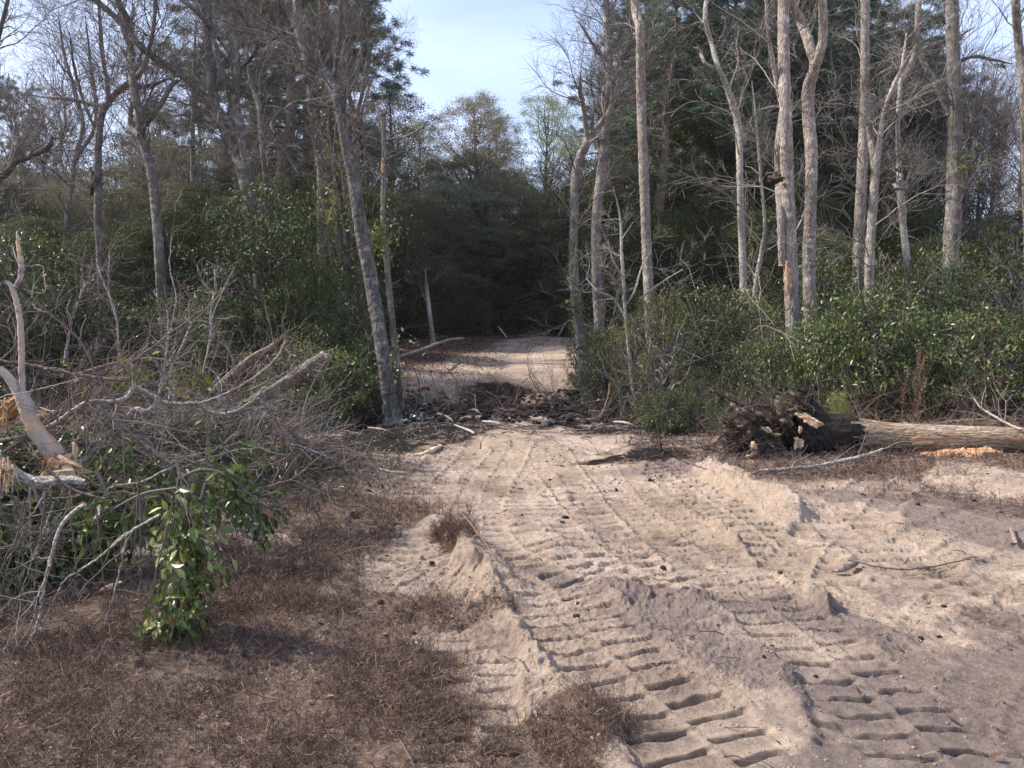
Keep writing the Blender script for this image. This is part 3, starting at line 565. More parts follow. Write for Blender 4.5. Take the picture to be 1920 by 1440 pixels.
# ------------------------------------------------------------------ traced bare trees
def stem_pts(pts, Y, seed=0, drift=0.0):
    """(px, py, half width px) control points -> world polyline + radii, wandering a little in depth"""
    rng = np.random.default_rng(seed); W = []
    for k, (px, py, r) in enumerate(pts):
        d = drift * k + rng.normal() * .12 * (k > 0)
        p = at(px, py, Y + d); W.append([*p, r / F * (Y + d)])
    W = catmull(np.array(W), 7); W[:, 3] = np.maximum(W[:, 3], .008); return W
def tube_one(mb, W, sides=14, rough=0.05, seed=0, wob=.006, cap=True):
    rng = np.random.default_rng(seed); W = W.copy(); n = len(W)
    W[:, :3] += rng.normal(size=(n, 3)) * wob; W[:, 3] *= 1 + .02 * rng.normal(size=n)
    mb.tubes(W[None, :, :3], W[None, :, 3], sides, cap=cap, rough=rough, rng=rng)
def bare_tree(name, label, Y, stems, bark='bark_mid', twig='twig', tw=(60, 350, 1200), tlen=(0.8, 2.2), seed=1, tmin=.35, up=.25, extend=None, twig_stems=None, scale2=.45, group=None, down=0.0):
    S = []
    for k, st in enumerate(stems):
        if st[-1][1] > -5 and st[-1][2] <= 4.5 and 'snag' not in name and 'pole' not in name: st = st[:-1] + [(st[-1][0], st[-1][1], st[-1][2] * .3)]
        dr = 0.0 if k == 0 else 0.10 * ((seed * 7 + k * 3) % 5 - 2)
        S.append(stem_pts(st, Y, seed * 31 + k, dr))
    b = S[0][0]; gz = H(b[0], b[1])
    if b[2] > gz - .05:      # hidden foot: run the trunk down to the ground
        d = S[0][0, :3] - S[0][min(6, len(S[0]) - 1), :3]; d = d / max(abs(d[2]), .1); d[0] = np.clip(d[0], -.25, .25); d[1] = 0
        k = (b[2] - gz + .1); foot = np.array([b[0] + d[0] * k, b[1], gz - .1, b[3] * 1.15]); S[0] = np.vstack([foot * 1.0, (foot + b) / 2, S[0]]); b = foot
    if len(S[0]) > 3: S[0][1, 3] *= 1.08
    t = thing(name, label, 'tree', (b[0], b[1], gz), group)
    for k, W in enumerate(S):
        W = resample(W, max(12, int(len(W) * (3 if k == 0 else 1.4)))); W[:, 3] *= (.9 if stems[0][0][0] < 800 else 1.0)
        if k == 0: W[:, 3] *= 1 + .5 * np.exp(-np.clip(W[:, 2] - gz, 0, 9) / .22)
        mb = MB(); tube_one(mb, W, 16 if k == 0 else 9, .03, seed + k, .002 + .02 * W[:, 3].mean())
        mb.build('trunk' if k == 0 else 'limb', M[bark], t)
    rng = np.random.default_rng(seed + 500); src = [S[i] for i in (twig_stems or range(len(S)))]
    PR = np.stack([resample(W, 24) for W in src]); 
    q_ = .62 if stems[0][0][0] > 1300 else 1.0; n1, n2, n3 = int(tw[0] * .6 * q_), int(tw[1] * .9 * q_), int(tw[2] * 1.5 * q_)
    if n1:
        mb = MB(); P0, R0 = PR[:, :, :3], PR[:, :, 3]
        P1, R1 = grow(rng, P0, R0, n1, tlen[0], tlen[1] * 1.25, (.5, 1.2), up, 10, tmin, 1., .17, .014, .0028, .32, down)
        P2, R2 = grow(rng, P1, R1, n2, tlen[0] * scale2, tlen[1] * scale2, (.4, 1.0), up * .6, 7, .15, 1., .18, .008, .0024, .55, down)
        P3, R3 = grow(rng, P2, R2, n3, tlen[0] * .28, tlen[1] * .30, (.35, .9), up * .3, 5, .1, 1., .16, .0042, .0019, .7, down)
        mb.tubes(P1, R1, 5); mb.tubes(P2, R2, 4); mb.tubes(P3, R3, 3)
        mb.build('twig_crown', M[twig], t)
    return t, S
def burl(root, px, py, Y, rx, rz, seed, mat='burl'):
    rng = np.random.default_rng(seed); c = at(px, py, Y); mb = MB(); us = np.linspace(0, np.pi, 12); vs_ = np.linspace(0, 2 * np.pi, 17)[:-1]
    U, Vv = np.meshgrid(us, vs_, indexing='ij'); D = np.stack([np.sin(U) * np.cos(Vv), np.sin(U) * np.sin(Vv), np.cos(U)], -1)
    rr = 1 + .45 * rng.normal(size=U.shape) * .6; P = c + D * rr[..., None] * np.array([rx, rx, rz]); i = np.arange(11)[:, None]; j = np.arange(16)[None]
    q = np.stack([i * 16 + j, i * 16 + (j + 1) % 16, (i + 1) * 16 + (j + 1) % 16, (i + 1) * 16 + j], -1).reshape(-1, 4); mb.add(P.reshape(-1, 3), q); return mb.build('burl', M[mat], root)

TREES = {}
def T_(key, *a, **k): TREES[key] = bare_tree(*a, **k)[0]
# --- left side
T_('L1', 'bare_tree', 'grey leaning tree at the left end of the ditch, breaking into crooked limbs above', 12.7,
   [[(737, 790, 15), (716, 650, 14), (698, 540, 14.5), (676, 420, 14), (662, 330, 13), (648, 260, 12), (632, 185, 11), (606, 133, 10), (578, 110, 9), (562, 70, 8), (548, 30, 7), (520, -10, 6)],
    [(590, 118, 7), (570, 75, 7), (557, 30, 6), (553, -30, 6)], [(640, 210, 6), (652, 160, 5), (668, 120, 4), (690, 60, 3)], [(632, 185, 6), (600, 200, 4), (560, 190, 3), (520, 210, 2)]],
   'bark_grey', 'twig', (46, 300, 1000), (.6, 1.7), 3, .55)
T_('L2', 'pine_tree', 'straight dark pine trunk rising just behind the grey leaning tree left of the track', 16.5,
   [[(683, 720, 12), (668, 600, 12), (645, 430, 12), (626, 270, 12), (615, 130, 12), (606, 0, 11), (603, -120, 10)],
    [(612, 130, 5), (594, 62, 6), (560, 52, 6), (520, 66, 6), (484, 82, 6), (466, 50, 4), (450, 20, 4), (430, -20, 3)], [(484, 82, 5), (478, 100, 4), (462, 118, 3), (448, 128, 2)]],
   'bark_dark', 'twig_dark', (40, 220, 600), (.6, 1.6), 4, .5)
T_('L3', 'bare_tree', 'thin crooked tree with a swollen knot, left of the grey leaning tree', 18.0,
   [[(612, 640, 8), (604, 520, 8), (601, 400, 8), (602, 330, 8), (592, 260, 7), (582, 190, 7), (581, 150, 8), (574, 132, 6)],
    [(574, 140, 5), (556, 120, 5), (542, 92, 5), (520, 82, 5), (500, 80, 4), (478, 96, 3)], [(581, 150, 4), (560, 120, 3), (556, 105, 3), (575, 108, 3)], [(600, 300, 5), (616, 260, 4), (605, 215, 4), (622, 190, 3)]],
   'bark_mid', 'twig', (60, 260, 800), (.6, 1.8), 5, .3)
burl(TREES['L3'], 582, 152, 17.95, .13, .2, 1)
T_('L4', 'bare_tree', 'twin stemmed grey tree rising out of the dark round evergreen bush on the left', 17.0,
   [[(492, 560, 14), (478, 450, 13), (464, 360, 13), (447, 300, 12), (424, 250, 11), (405, 205, 10), (397, 160, 10), (393, 90, 9), (388, 30, 9), (384, -60, 8)],
    [(470, 350, 11), (456, 270, 10), (443, 205, 10), (441, 165, 9), (443, 110, 8), (433, 50, 8), (428, -40, 7)],
    [(440, 172, 7), (424, 150, 6), (408, 110, 6), (396, 60, 5), (372, 25, 5), (330, -10, 5)],
    [(444, 255, 6), (428, 225, 6), (388, 185, 7), (338, 140, 7), (296, 112, 7), (262, 85, 7), (226, 42, 6), (185, 5, 6), (150, -20, 5)]],
   'bark_grey', 'twig', (110, 560, 1900), (.8, 2.4), 7, .35)
T_('L5', 'bare_tree', 'pale trunked tree forking into upright limbs behind the brush heap', 17.5,
   [[(312, 640, 11), (304, 560, 10.5), (299, 480, 10), (293, 400, 9.5), (285, 330, 9), (266, 258, 9), (262, 215, 8), (250, 160, 8), (246, 100, 7), (243, 50, 7), (222, 5, 6), (205, -50, 5)],
    [(262, 255, 6), (247, 238, 6), (246, 200, 4), (256, 180, 4), (240, 165, 3)], [(270, 235, 6), (288, 215, 5), (305, 190, 5), (322, 160, 5), (342, 148, 4)],
    [(253, 148, 5), (270, 125, 5), (278, 95, 4), (288, 50, 4), (292, -20, 4)], [(252, 165, 4), (285, 160, 4), (322, 145, 4)], [(245, 90, 5), (232, 60, 5), (225, 20, 4), (214, -20, 4)]],
   'bark_mid', 'twig', (110, 560, 1900), (.8, 2.2), 8, .38)
T_('L6', 'bare_tree', 'slender dark tree with a black burl halfway up, behind the left of the brush heap', 20.0,
   [[(192, 600, 8), (188, 480, 7.5), (183, 400, 7), (184, 340, 7), (185, 260, 7), (193, 205, 7), (203, 190, 6), (200, 150, 4), (192, 100, 4), (186, 20, 3), (180, -30, 3)],
    [(195, 205, 6), (222, 170, 6), (250, 148, 6), (262, 118, 4), (270, 60, 3)], [(193, 200, 4), (160, 192, 4), (120, 184, 4), (70, 182, 3)], [(183, 250, 3), (160, 200, 3), (140, 130, 3), (130, 60, 2)]],
   'bark_grey', 'twig', (90, 480, 1500), (.9, 2.6), 9, .35, .3)
burl(TREES['L6'], 180, 347, 19.95, .15, .25, 2)
T_('L7', 'bare_tree', 'low crooked dark limb reaching in from the left edge above the shrubs', 15.0,
   [[(-60, 620, 10), (-40, 450, 9), (-10, 345, 8), (12, 325, 7), (30, 305, 5), (60, 292, 5), (92, 275, 5), (100, 258, 3), (130, 270, 2)], [(-10, 340, 5), (-30, 200, 4), (0, 60, 4), (20, -20, 3)]],
   'bark_dark', 'twig', (60, 300, 900), (.6, 2.0), 10, .4)
T_('L8', 'dead_snag', 'broken dead tree pole with a strip of raw orange wood, right of the leaning tree', 14.5,
   [[(747, 740, 9), (735, 600, 7), (724, 480, 6), (718, 400, 5.5), (720, 300, 5), (719, 215, 4.5)], [(722, 262, 2), (760, 256, 2), (800, 235, 2)], [(722, 300, 2), (765, 285, 2), (780, 330, 1.5)]],
   'bark_mid', 'twig', (14, 50, 130), (.4, 1.1), 11, .2)
mb = MB(); W = stem_pts([(717, 325, 1.5), (718, 310, 3.4), (719, 297, 1.5)], 14.42, 1); tube_one(mb, W, 8); mb.build('raw_wood_strip', M['raw_wood_orange'], TREES['L8'])
T_('L9', 'bare_tree', 'slim tree forked like a Y above the wood, between leaning trunk and snag', 21.0,
   [[(676, 640, 6), (674, 400, 6), (668, 280, 6), (664, 218, 6), (652, 170, 4), (642, 120, 3), (638, 70, 3)], [(666, 222, 4), (678, 180, 4), (688, 120, 4), (700, 70, 3)], [(654, 180, 3), (670, 140, 2), (680, 60, 2)]],
   'bark_grey', 'twig', (60, 380, 1300), (.8, 2.0), 12, .5, .2)
T_('L10', 'bare_tree', 'slender brown trunk among the vines left of the leaning tree', 15.0,
   [[(690, 735, 8), (681, 660, 7), (668, 560, 7), (656, 470, 7), (640, 380, 6), (628, 300, 6), (620, 200, 5), (634, 90, 4), (640, -20, 4)]],
   'bark_dark', 'twig', (22, 100, 300), (.5, 1.4), 13, .4)
T_('L11', 'bare_tree', 'thin straight grey tree between the twin stemmed tree and the crooked one', 22.0,
   [[(515, 560, 6), (508, 420, 6), (498, 330, 6), (490, 250, 6), (486, 200, 6), (470, 150, 4), (464, 100, 3), (460, 40, 3)], [(488, 240, 5), (520, 270, 4), (545, 300, 4), (560, 330, 3)], [(488, 180, 4), (487, 150, 3), (500, 100, 2)], [(560, 230, 3), (540, 212, 4), (510, 200, 4), (488, 205, 4)]],
   'bark_grey', 'twig', (70, 380, 1200), (.7, 2.0), 14, .35)
T_('L12', 'bare_tree', 'very thin bare pole standing between the pale forked tree and the twin stemmed tree', 26.0,
   [[(366, 600, 5), (362, 420, 5), (361, 290, 4.5), (362, 200, 4), (365, 100, 3), (368, 20, 3)]], 'bark_mid', 'twig', (50, 260, 900), (.8, 2.2), 15, .3)
T_('L13', 'bare_tree', 'thin bare saplings stem against the sky in the gap left of the pale forked tree', 24.0,
   [[(118, 560, 5), (125, 420, 5), (140, 300, 4.5), (156, 240, 4), (140, 170, 4), (120, 100, 3), (110, 30, 3)], [(140, 300, 4), (180, 230, 4), (170, 120, 3), (160, 30, 3)]], 'bark_mid', 'twig', (100, 520, 1700), (1., 2.8), 16, .3)
T_('L14', 'reddish_trunk', 'reddish brown trunk half hidden right behind the foot of the leaning tree', 14.3, [[(703, 700, 8), (697, 620, 8), (692, 540, 7), (680, 440, 6), (672, 360, 5)]], 'bark_pine', 'twig', (0, 0, 0), seed=17)
# --- right side
T_('R1', 'bare_tree', 'pale leaning tree at the right brink of the ditch with a dark crooked upper limb', 15.8,
   [[(1100, 745, 12), (1092, 660, 10), (1082, 580, 9.5), (1075, 480, 8.5), (1077, 400, 8), (1079, 330, 8), (1090, 290, 8), (1112, 250, 7), (1132, 225, 6), (1148, 195, 5), (1146, 150, 4)],
    [(1100, 262, 4), (1096, 215, 4), (1088, 170, 4), (1089, 128, 3)], [(1088, 650, 2.5), (1070, 600, 2.2), (1040, 640, 1.5)], [(1110, 250, 3), (1112, 200, 2), (1104, 175, 2)]],
   'bark_mid', 'twig', (44, 200, 620), (.5, 1.7), 21, .4)
T_('R2', 'bare_tree', 'straight reddish trunk right of the pale leaning tree, bare crown spreading against the sky', 19.5,
   [[(1127, 690, 10), (1123, 600, 9.5), (1118, 500, 9), (1119, 400, 9), (1130, 300, 8.5), (1140, 200, 7.5), (1142, 100, 6.5), (1138, 20, 6), (1134, -60, 5)],
    [(1140, 180, 4), (1162, 120, 4), (1190, 80, 3)], [(1142, 120, 3), (1110, 80, 3), (1085, 40, 2)], [(1141, 190, 4), (1180, 165, 4), (1196, 150, 3)]],
   'bark_mid', 'twig', (120, 620, 2000), (.8, 2.3), 22, .45)
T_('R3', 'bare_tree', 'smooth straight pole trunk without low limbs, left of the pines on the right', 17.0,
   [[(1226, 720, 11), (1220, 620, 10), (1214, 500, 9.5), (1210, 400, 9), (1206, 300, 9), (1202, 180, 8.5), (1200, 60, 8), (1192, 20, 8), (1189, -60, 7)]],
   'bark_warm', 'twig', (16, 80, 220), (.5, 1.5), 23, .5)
T_('R4', 'bare_tree', 'thin white speckled stem bending left near its top, left of the big double trunk', 15.5,
   [[(1398, 640, 8), (1394, 520, 7), (1390, 420, 6.5), (1387, 310, 6), (1384, 235, 7), (1372, 190, 6.5), (1358, 150, 5), (1346, 125, 5), (1334, 80, 4), (1322, 30, 4), (1330, -30, 4)],
    [(1348, 130, 3), (1322, 118, 3), (1312, 95, 3), (1300, 88, 2.5)]],
   'branch_pale', 'twig_grey', (50, 260, 800), (.6, 1.9), 24, .4)
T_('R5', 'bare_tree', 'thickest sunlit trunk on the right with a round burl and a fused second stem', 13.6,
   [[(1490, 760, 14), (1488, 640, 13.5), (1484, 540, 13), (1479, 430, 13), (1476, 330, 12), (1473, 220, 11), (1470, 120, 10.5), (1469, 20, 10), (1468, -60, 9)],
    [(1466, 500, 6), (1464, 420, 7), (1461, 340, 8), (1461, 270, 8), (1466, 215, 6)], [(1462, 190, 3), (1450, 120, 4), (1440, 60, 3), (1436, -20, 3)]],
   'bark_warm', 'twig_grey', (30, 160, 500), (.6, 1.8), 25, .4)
burl(TREES['R5'], 1455, 334, 13.45, .11, .07, 3); 
mb = MB(); W = stem_pts([(1480, 560, 2), (1477, 520, 4), (1474, 488, 2)], 13.52, 2); tube_one(mb, W, 8); mb.build('bare_wood_scar', M['raw_wood_orange'], TREES['R5'])
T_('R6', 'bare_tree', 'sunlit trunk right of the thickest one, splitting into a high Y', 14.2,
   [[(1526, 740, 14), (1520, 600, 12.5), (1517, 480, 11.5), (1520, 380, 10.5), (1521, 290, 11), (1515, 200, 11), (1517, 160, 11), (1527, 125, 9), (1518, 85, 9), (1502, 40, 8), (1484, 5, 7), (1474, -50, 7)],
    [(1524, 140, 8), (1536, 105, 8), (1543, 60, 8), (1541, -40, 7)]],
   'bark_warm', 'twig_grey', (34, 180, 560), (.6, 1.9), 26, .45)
T_('R7', 'bare_tree', 'straight pale trunk with a long limb slanting up to the right', 17.5,
   [[(1606, 640, 11), (1609, 520, 10.5), (1612, 420, 10), (1617, 310, 9.5), (1621, 220, 9), (1622, 120, 8), (1622, 20, 8), (1622, -60, 7)],
    [(1624, 215, 5), (1645, 200, 6), (1672, 178, 6.5), (1700, 140, 6.5), (1716, 100, 6), (1720, 50, 5), (1724, -20, 5)], [(1712, 105, 3), (1745, 85, 3), (1790, 70, 3), (1830, 50, 2)]],
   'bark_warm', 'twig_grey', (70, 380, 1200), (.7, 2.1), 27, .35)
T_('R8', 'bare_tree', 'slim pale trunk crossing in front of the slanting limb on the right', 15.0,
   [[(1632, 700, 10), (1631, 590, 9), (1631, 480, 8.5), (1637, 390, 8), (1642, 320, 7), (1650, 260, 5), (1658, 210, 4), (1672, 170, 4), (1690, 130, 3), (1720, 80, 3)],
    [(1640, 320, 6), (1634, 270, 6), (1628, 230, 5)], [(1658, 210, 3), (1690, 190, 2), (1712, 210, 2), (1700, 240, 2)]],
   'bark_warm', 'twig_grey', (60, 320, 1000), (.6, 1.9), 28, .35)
T_('R9', 'bare_tree', 'thin tree with a lumpy grey burl right of the slim pale trunk', 15.2,
   [[(1716, 660, 8), (1709, 560, 7), (1701, 490, 6.5), (1693, 420, 6), (1689, 360, 7), (1686, 310, 4.5), (1684, 220, 4), (1690, 140, 3), (1700, 60, 3)]],
   'branch_pale', 'twig_grey', (50, 260, 800), (.6, 1.7), 29, .3)
burl(TREES['R9'], 1690, 350, 15.15, .12, .10, 4, 'branch_pale'); burl(TREES['R9'], 1686, 315, 15.15, .07, .06, 5, 'branch_pale')
T_('R10', 'bare_tree', 'stout straight trunk far right with the open sky behind its upper part', 17.0,
   [[(1780, 620, 15), (1783, 470, 14), (1789, 380, 14), (1790, 280, 13.5), (1789, 150, 12), (1785, 20, 11), (1783, -60, 10)],
    [(1779, 215, 5), (1764, 180, 6), (1748, 145, 6), (1730, 112, 5), (1722, 60, 4)], [(1796, 115, 3), (1830, 106, 3), (1862, 112, 2.5), (1900, 120, 2)]],
   'bark_mid', 'twig', (60, 340, 1100), (.8, 2.2), 30, .4)
T_('R11', 'bare_tree', 'tall trunk at the right edge of the picture', 15.5,
   [[(1938, 640, 11), (1932, 480, 10), (1925, 300, 9), (1919, 170, 8), (1909, 70, 7), (1904, 0, 7), (1902, -60, 6)]],
   'bark_mid', 'twig', (60, 320, 1000), (.7, 2.0), 31, .4)
T_('R12', 'bare_sapling', 'white forked sapling with spreading twigs between the reddish trunk and the smooth pole', 13.6,
   [[(1190, 750, 4), (1180, 660, 3.5), (1172, 580, 3.2), (1166, 480, 3), (1163, 410, 2), (1150, 350, 1.5)], [(1172, 575, 2), (1190, 545, 2), (1204, 500, 1.6), (1222, 470, 1.2)],
    [(1168, 520, 2), (1150, 490, 2), (1140, 450, 1.4)], [(1175, 600, 2), (1150, 560, 2), (1120, 545, 1.4), (1098, 520, 1)], [(1200, 560, 2), (1240, 530, 1.6), (1280, 505, 1)]],
   'branch_pale', 'twig_grey', (46, 220, 500), (.35, 1.1), 32, .3, .1)
T_('R13', 'bare_sapling', 'curving pale sapling stem left of the thickest trunk', 18.0, [[(1408, 640, 4), (1416, 540, 4), (1428, 470, 4), (1434, 420, 3), (1426, 330, 3), (1420, 250, 2.5), (1410, 150, 2)]], 'branch_pale', 'twig_grey', (50, 240, 700), (.6, 1.8), 33, .3)
T_('C1', 'slender_birch', 'small white birch like stem in the dark wood left of the bend', 24.0, [[(813, 650, 4.5), (806, 590, 4), (800, 540, 3.5), (797, 505, 2)]], 'branch_pale', 'twig', (16, 60, 120), (.5, 1.4), 34, .5)
T_('C2', 'dark_oak', 'black forked trunk showing through the leaves of the middle wood', 33.0,
   [[(912, 640, 9), (910, 520, 9), (908, 420, 7), (910, 380, 4)], [(908, 430, 5), (893, 390, 5), (880, 360, 4), (862, 340, 3), (850, 320, 2)], [(880, 450, 4), (860, 420, 3), (850, 380, 3)], [(909, 400, 4), (922, 370, 3), (930, 350, 2)]],
   'bark_dark', 'twig_dark', (60, 260, 700), (1., 2.8), 35, .4)
T_('C3', 'dark_oak', 'tall black trunk in the shade straight above where the track bends out of sight', 36.0, [[(1028, 640, 6), (1026, 540, 6), (1025, 430, 5), (1027, 370, 4)]], 'bark_dark', 'twig_dark', (60, 260, 700), (1., 2.4), 36, .5)

# ------------------------------------------------------------------ crowns for the wood behind
def crown_mesh(kind, mat, height, width, n_cl, per, leaf, seed, z0=.12, spread=.4, top=.5, droop=0.0, aspect=.5):
    """leaves in clumps strung along real limbs; returns (crown mesh, limbs mesh, trunk mesh)"""
    rng = np.random.default_rng(seed)
    tp = np.stack([np.cumsum(rng.normal(size=14) * .06) * width * .3, np.cumsum(rng.normal(size=14) * .06) * width * .3, np.linspace(-.1, height * .97, 14)], 1)
    tr = np.linspace(.016 * height + .04, .02, 14); P0, R0 = tp[None], tr[None]
    # main limbs, length follows a crown profile
    if kind == 'pine':
        nl = 46; tt = z0 + (1 - z0) * rng.random(nl) ** .9; prof = np.interp(tt, [0, z0, z0 + (top - z0) * .6, top, .85, 1.0], [.3, .6, .92, 1., .85, .42]); ii = tt * 13; i = np.clip(ii.astype(int), 0, 12); f = (ii - i)[:, None]
        p = tp[i] * (1 - f) + tp[i + 1] * f; az = rng.random(nl) * 6.283; el = rng.uniform(-.1, .6, nl); D = np.stack([np.cos(az) * np.cos(el), np.sin(az) * np.cos(el), np.sin(el)], 1)
        m = 7; ln = prof * width * .5 * rng.uniform(.75, 1.15, nl); P = [p]
        for k in range(m - 1): D = nrm(D + rng.normal(size=(nl, 3)) * .2 + np.array([0, 0, -.03 - droop])); P.append(P[-1] + D * (ln / (m - 1))[:, None])
        P1 = np.stack(P, 1); R1 = (tr[i] * .5)[:, None] * np.linspace(1, .15, m)[None]
        P2, R2 = grow(rng, P1, R1, 300, width * .12, width * .28, (.4, 1.2), .1, 5, .25, 1., .3, .03, .006, .5)
        src = P2.reshape(-1, 3); tops = P2[:, -1]; c = np.concatenate([tops, src[rng.integers(0, len(src), max(0, n_cl - len(tops)))]])[:n_cl]; c = c + rng.normal(size=c.shape) * width * .03
    else:      # clumps fill an uneven crown volume, each hung on its own bent limb
        zz = z0 + (1 - z0) * rng.random(n_cl * 2); az = rng.random(n_cl * 2) * 6.283; ph = rng.random(6) * 6.28
        prof = np.interp(zz, [0, z0, z0 + (top - z0) * .5, top, top + (1 - top) * .5, top + (1 - top) * .8, 1.0], [.3, .62, .92, 1., .95, .8, .35])
        lump = 1 + .22 * np.sin(3 * az + ph[0] + 6 * zz) + .20 * np.sin(5 * az + ph[1] - 11 * zz) + .12 * np.sin(2 * az + 17 * zz + ph[2])
        rr = prof * lump * width * .5 * rng.random(n_cl * 2) ** .38
        keep = (np.sin(7 * az + 9 * zz + ph[3]) + np.sin(4 * az - 23 * zz + ph[4]) + rng.normal(size=n_cl * 2) * .8) > -.75
        zz, az, rr = zz[keep][:n_cl], az[keep][:n_cl], rr[keep][:n_cl]; ix = np.clip((zz * 13).astype(int), 0, 13)
        c = np.stack([tp[ix, 0] + rr * np.cos(az), tp[ix, 1] + rr * np.sin(az), zz * height], 1); nl = min(150, len(c)); sel = c[:nl]; m = 8
        zt = np.clip(zz[:nl] - .05 - .5 * rr[:nl] / height * rng.uniform(.6, 1.4, nl), 0.02, .95) * 13; i = np.clip(zt.astype(int), 0, 12); f = (zt - i)[:, None]; p = tp[i] * (1 - f) + tp[i + 1] * f
        t_ = np.linspace(0, 1, m)[None, :, None]; P1 = p[:, None] * (1 - t_) + sel[:, None] * t_; P1[:, :, 2] += -np.sin(np.linspace(0, np.pi, m))[None] * (rr[:nl] * .10)[:, None]; P1[:, 1:-1] += rng.normal(size=(nl, m - 2, 3)) * .02 * width
        R1 = (tr[i] * .45)[:, None] * np.linspace(1, .12, m)[None]; P2, R2 = grow(rng, P1, R1, 420, width * .07, width * .17, (.4, 1.2), .1, 5, .35, 1., .3, .02, .005, .5)
    mt = MB(); mt.tubes(P0, R0, 8); ml = MB(); ml.tubes(P1, R1, 5); ml.tubes(P2, R2, 3)
    n = len(c) * per; ci = np.repeat(np.arange(len(c)), per); sz = rng.uniform(.6, 1.3, len(c))[ci]
    C = c[ci] + rng.normal(size=(n, 3)) * np.array([1, 1, .6]) * spread * sz[:, None]
    mb = MB()
    if kind == 'pine':
        D = nrm(C - c[ci] + rng.normal(size=(n, 3)) * .15); C = c[ci] + rng.normal(size=(n, 3)) * .05; leaf_quads(mb, C, D, runit(rng, n), rng.uniform(.7, 1.2, n) * leaf, np.full(n, leaf * aspect), 0)
    else:
        D = nrm(rng.normal(size=(n, 3)) + (C - tp[7]) * .15 + np.array([0, 0, -.25])); N = nrm(rng.normal(size=(n, 3)) * .6 + np.array([0, 0, .8])); l_ = rng.uniform(.6, 1.3, n) * leaf
        leaf_quads(mb, C, D, N, l_, l_ * aspect, .15)
    return mb, ml, mt
KIND = {}
def make_kind(key, name, kind, mat, bark, twig, *a, **k):
    mb, ml, mt = crown_mesh(kind, mat, *a, **k); t = thing(name, '-', 'tree', (0, 0, 0))
    mt.build('trunk', M[bark], t); mb.build('crown', M[mat], t, smooth=False); ml.build('limb_frame', M[twig], t); KIND[key] = [t, a[0], a[1], False]
make_kind('ever', 'evergreen_tree', 'leaf', 'leaf_dark', 'bark_dark', 'twig_dark', 11.0, 5.2, 700, 75, .12, 1, z0=.03, spread=.27, top=.35)
make_kind('ever2', 'evergreen_tree', 'leaf', 'leaf_dark', 'bark_dark', 'twig_dark', 8.0, 5.4, 650, 75, .115, 2, z0=.0, spread=.27, top=.4)
make_kind('olive', 'broadleaf_tree', 'leaf', 'leaf_olive', 'bark_dark', 'twig', 12.0, 5.4, 720, 100, .08, 3, z0=.05, spread=.22, top=.5)
make_kind('brown', 'broadleaf_tree', 'leaf', 'leaf_brown', 'bark_dark', 'twig', 13.0, 5.0, 700, 110, .07, 4, z0=.15, spread=.20, top=.5)
make_kind('grey', 'broadleaf_tree', 'leaf', 'leaf_grey', 'bark_dark', 'twig_dark', 13.0, 4.4, 560, 110, .07, 5, z0=.25, spread=.19, top=.7)
make_kind('pine', 'pine_tree', 'pine', 'needle', 'bark_pine', 'twig_dark', 19.0, 7.0, 900, 85, .24, 6, z0=.42, spread=.5, top=.7, aspect=.09)
make_kind('bush', 'evergreen_bush', 'leaf', 'leaf_shrub', 'bark_dark', 'twig', 2.4, 2.6, 330, 26, .085, 7, z0=.0, spread=.13, top=.5, aspect=.42)
make_kind('bush2', 'evergreen_bush', 'leaf', 'leaf_laurel', 'bark_dark', 'twig', 2.0, 2.4, 300, 24, .10, 8, z0=.0, spread=.12, top=.6, aspect=.4)
make_kind('magnolia', 'evergreen_bush', 'leaf', 'leaf_magnolia', 'bark_dark', 'twig_dark', 4.4, 3.2, 520, 34, .10, 9, z0=.0, spread=.16, top=.45, aspect=.36)
make_kind('bush3', 'evergreen_bush', 'leaf', 'leaf_vine', 'bark_mid', 'twig_grey', 2.2, 2.6, 200, 20, .07, 12, z0=.0, spread=.15, top=.5, aspect=.45)
make_kind('thicket', 'thicket_bush', 'leaf', 'leaf_vine', 'bark_mid', 'twig_grey', 2.2, 2.4, 260, 10, .07, 10, z0=.0, spread=.16, top=.6, aspect=.5)
# bare twiggy tree kind for the far wood
def bare_kind(key, h, seed, twig='twig'):
    rng = np.random.default_rng(seed); tp = np.stack([np.cumsum(rng.normal(size=16) * .12), np.cumsum(rng.normal(size=16) * .12), np.linspace(-.1, h, 16)], 1)
    tr = np.linspace(.14, .02, 16); P0, R0 = tp[None], tr[None]
    P1, R1 = grow(rng, P0, R0, 26, 1.6, 4.2, (.35, .8), .5, 9, .3, .98, .14, .035, .010, .5)
    P2, R2 = grow(rng, P1, R1, 150, .8, 2.4, (.35, .9), .35, 7, .15, 1., .16, .03, .007, .6)
    P3, R3 = grow(rng, P2, R2, 900, .4, 1.3, (.3, .9), .2, 5, .1, 1., .18, .012, .004, .7)
    t = thing('bare_tree', '-', 'tree'); mt = MB(); mt.tubes(P0, R0, 8); mt.build('trunk', M['bark_mid'], t)
    ml = MB(); ml.tubes(P1, R1, 5); ml.tubes(P2, R2, 4); ml.tubes(P3, R3, 3); ml.build('twig_crown', M[twig], t); KIND[key] = [t, h, 5.0, False]
bare_kind('bare', 13.0, 41); bare_kind('bare2', 12.0, 42)

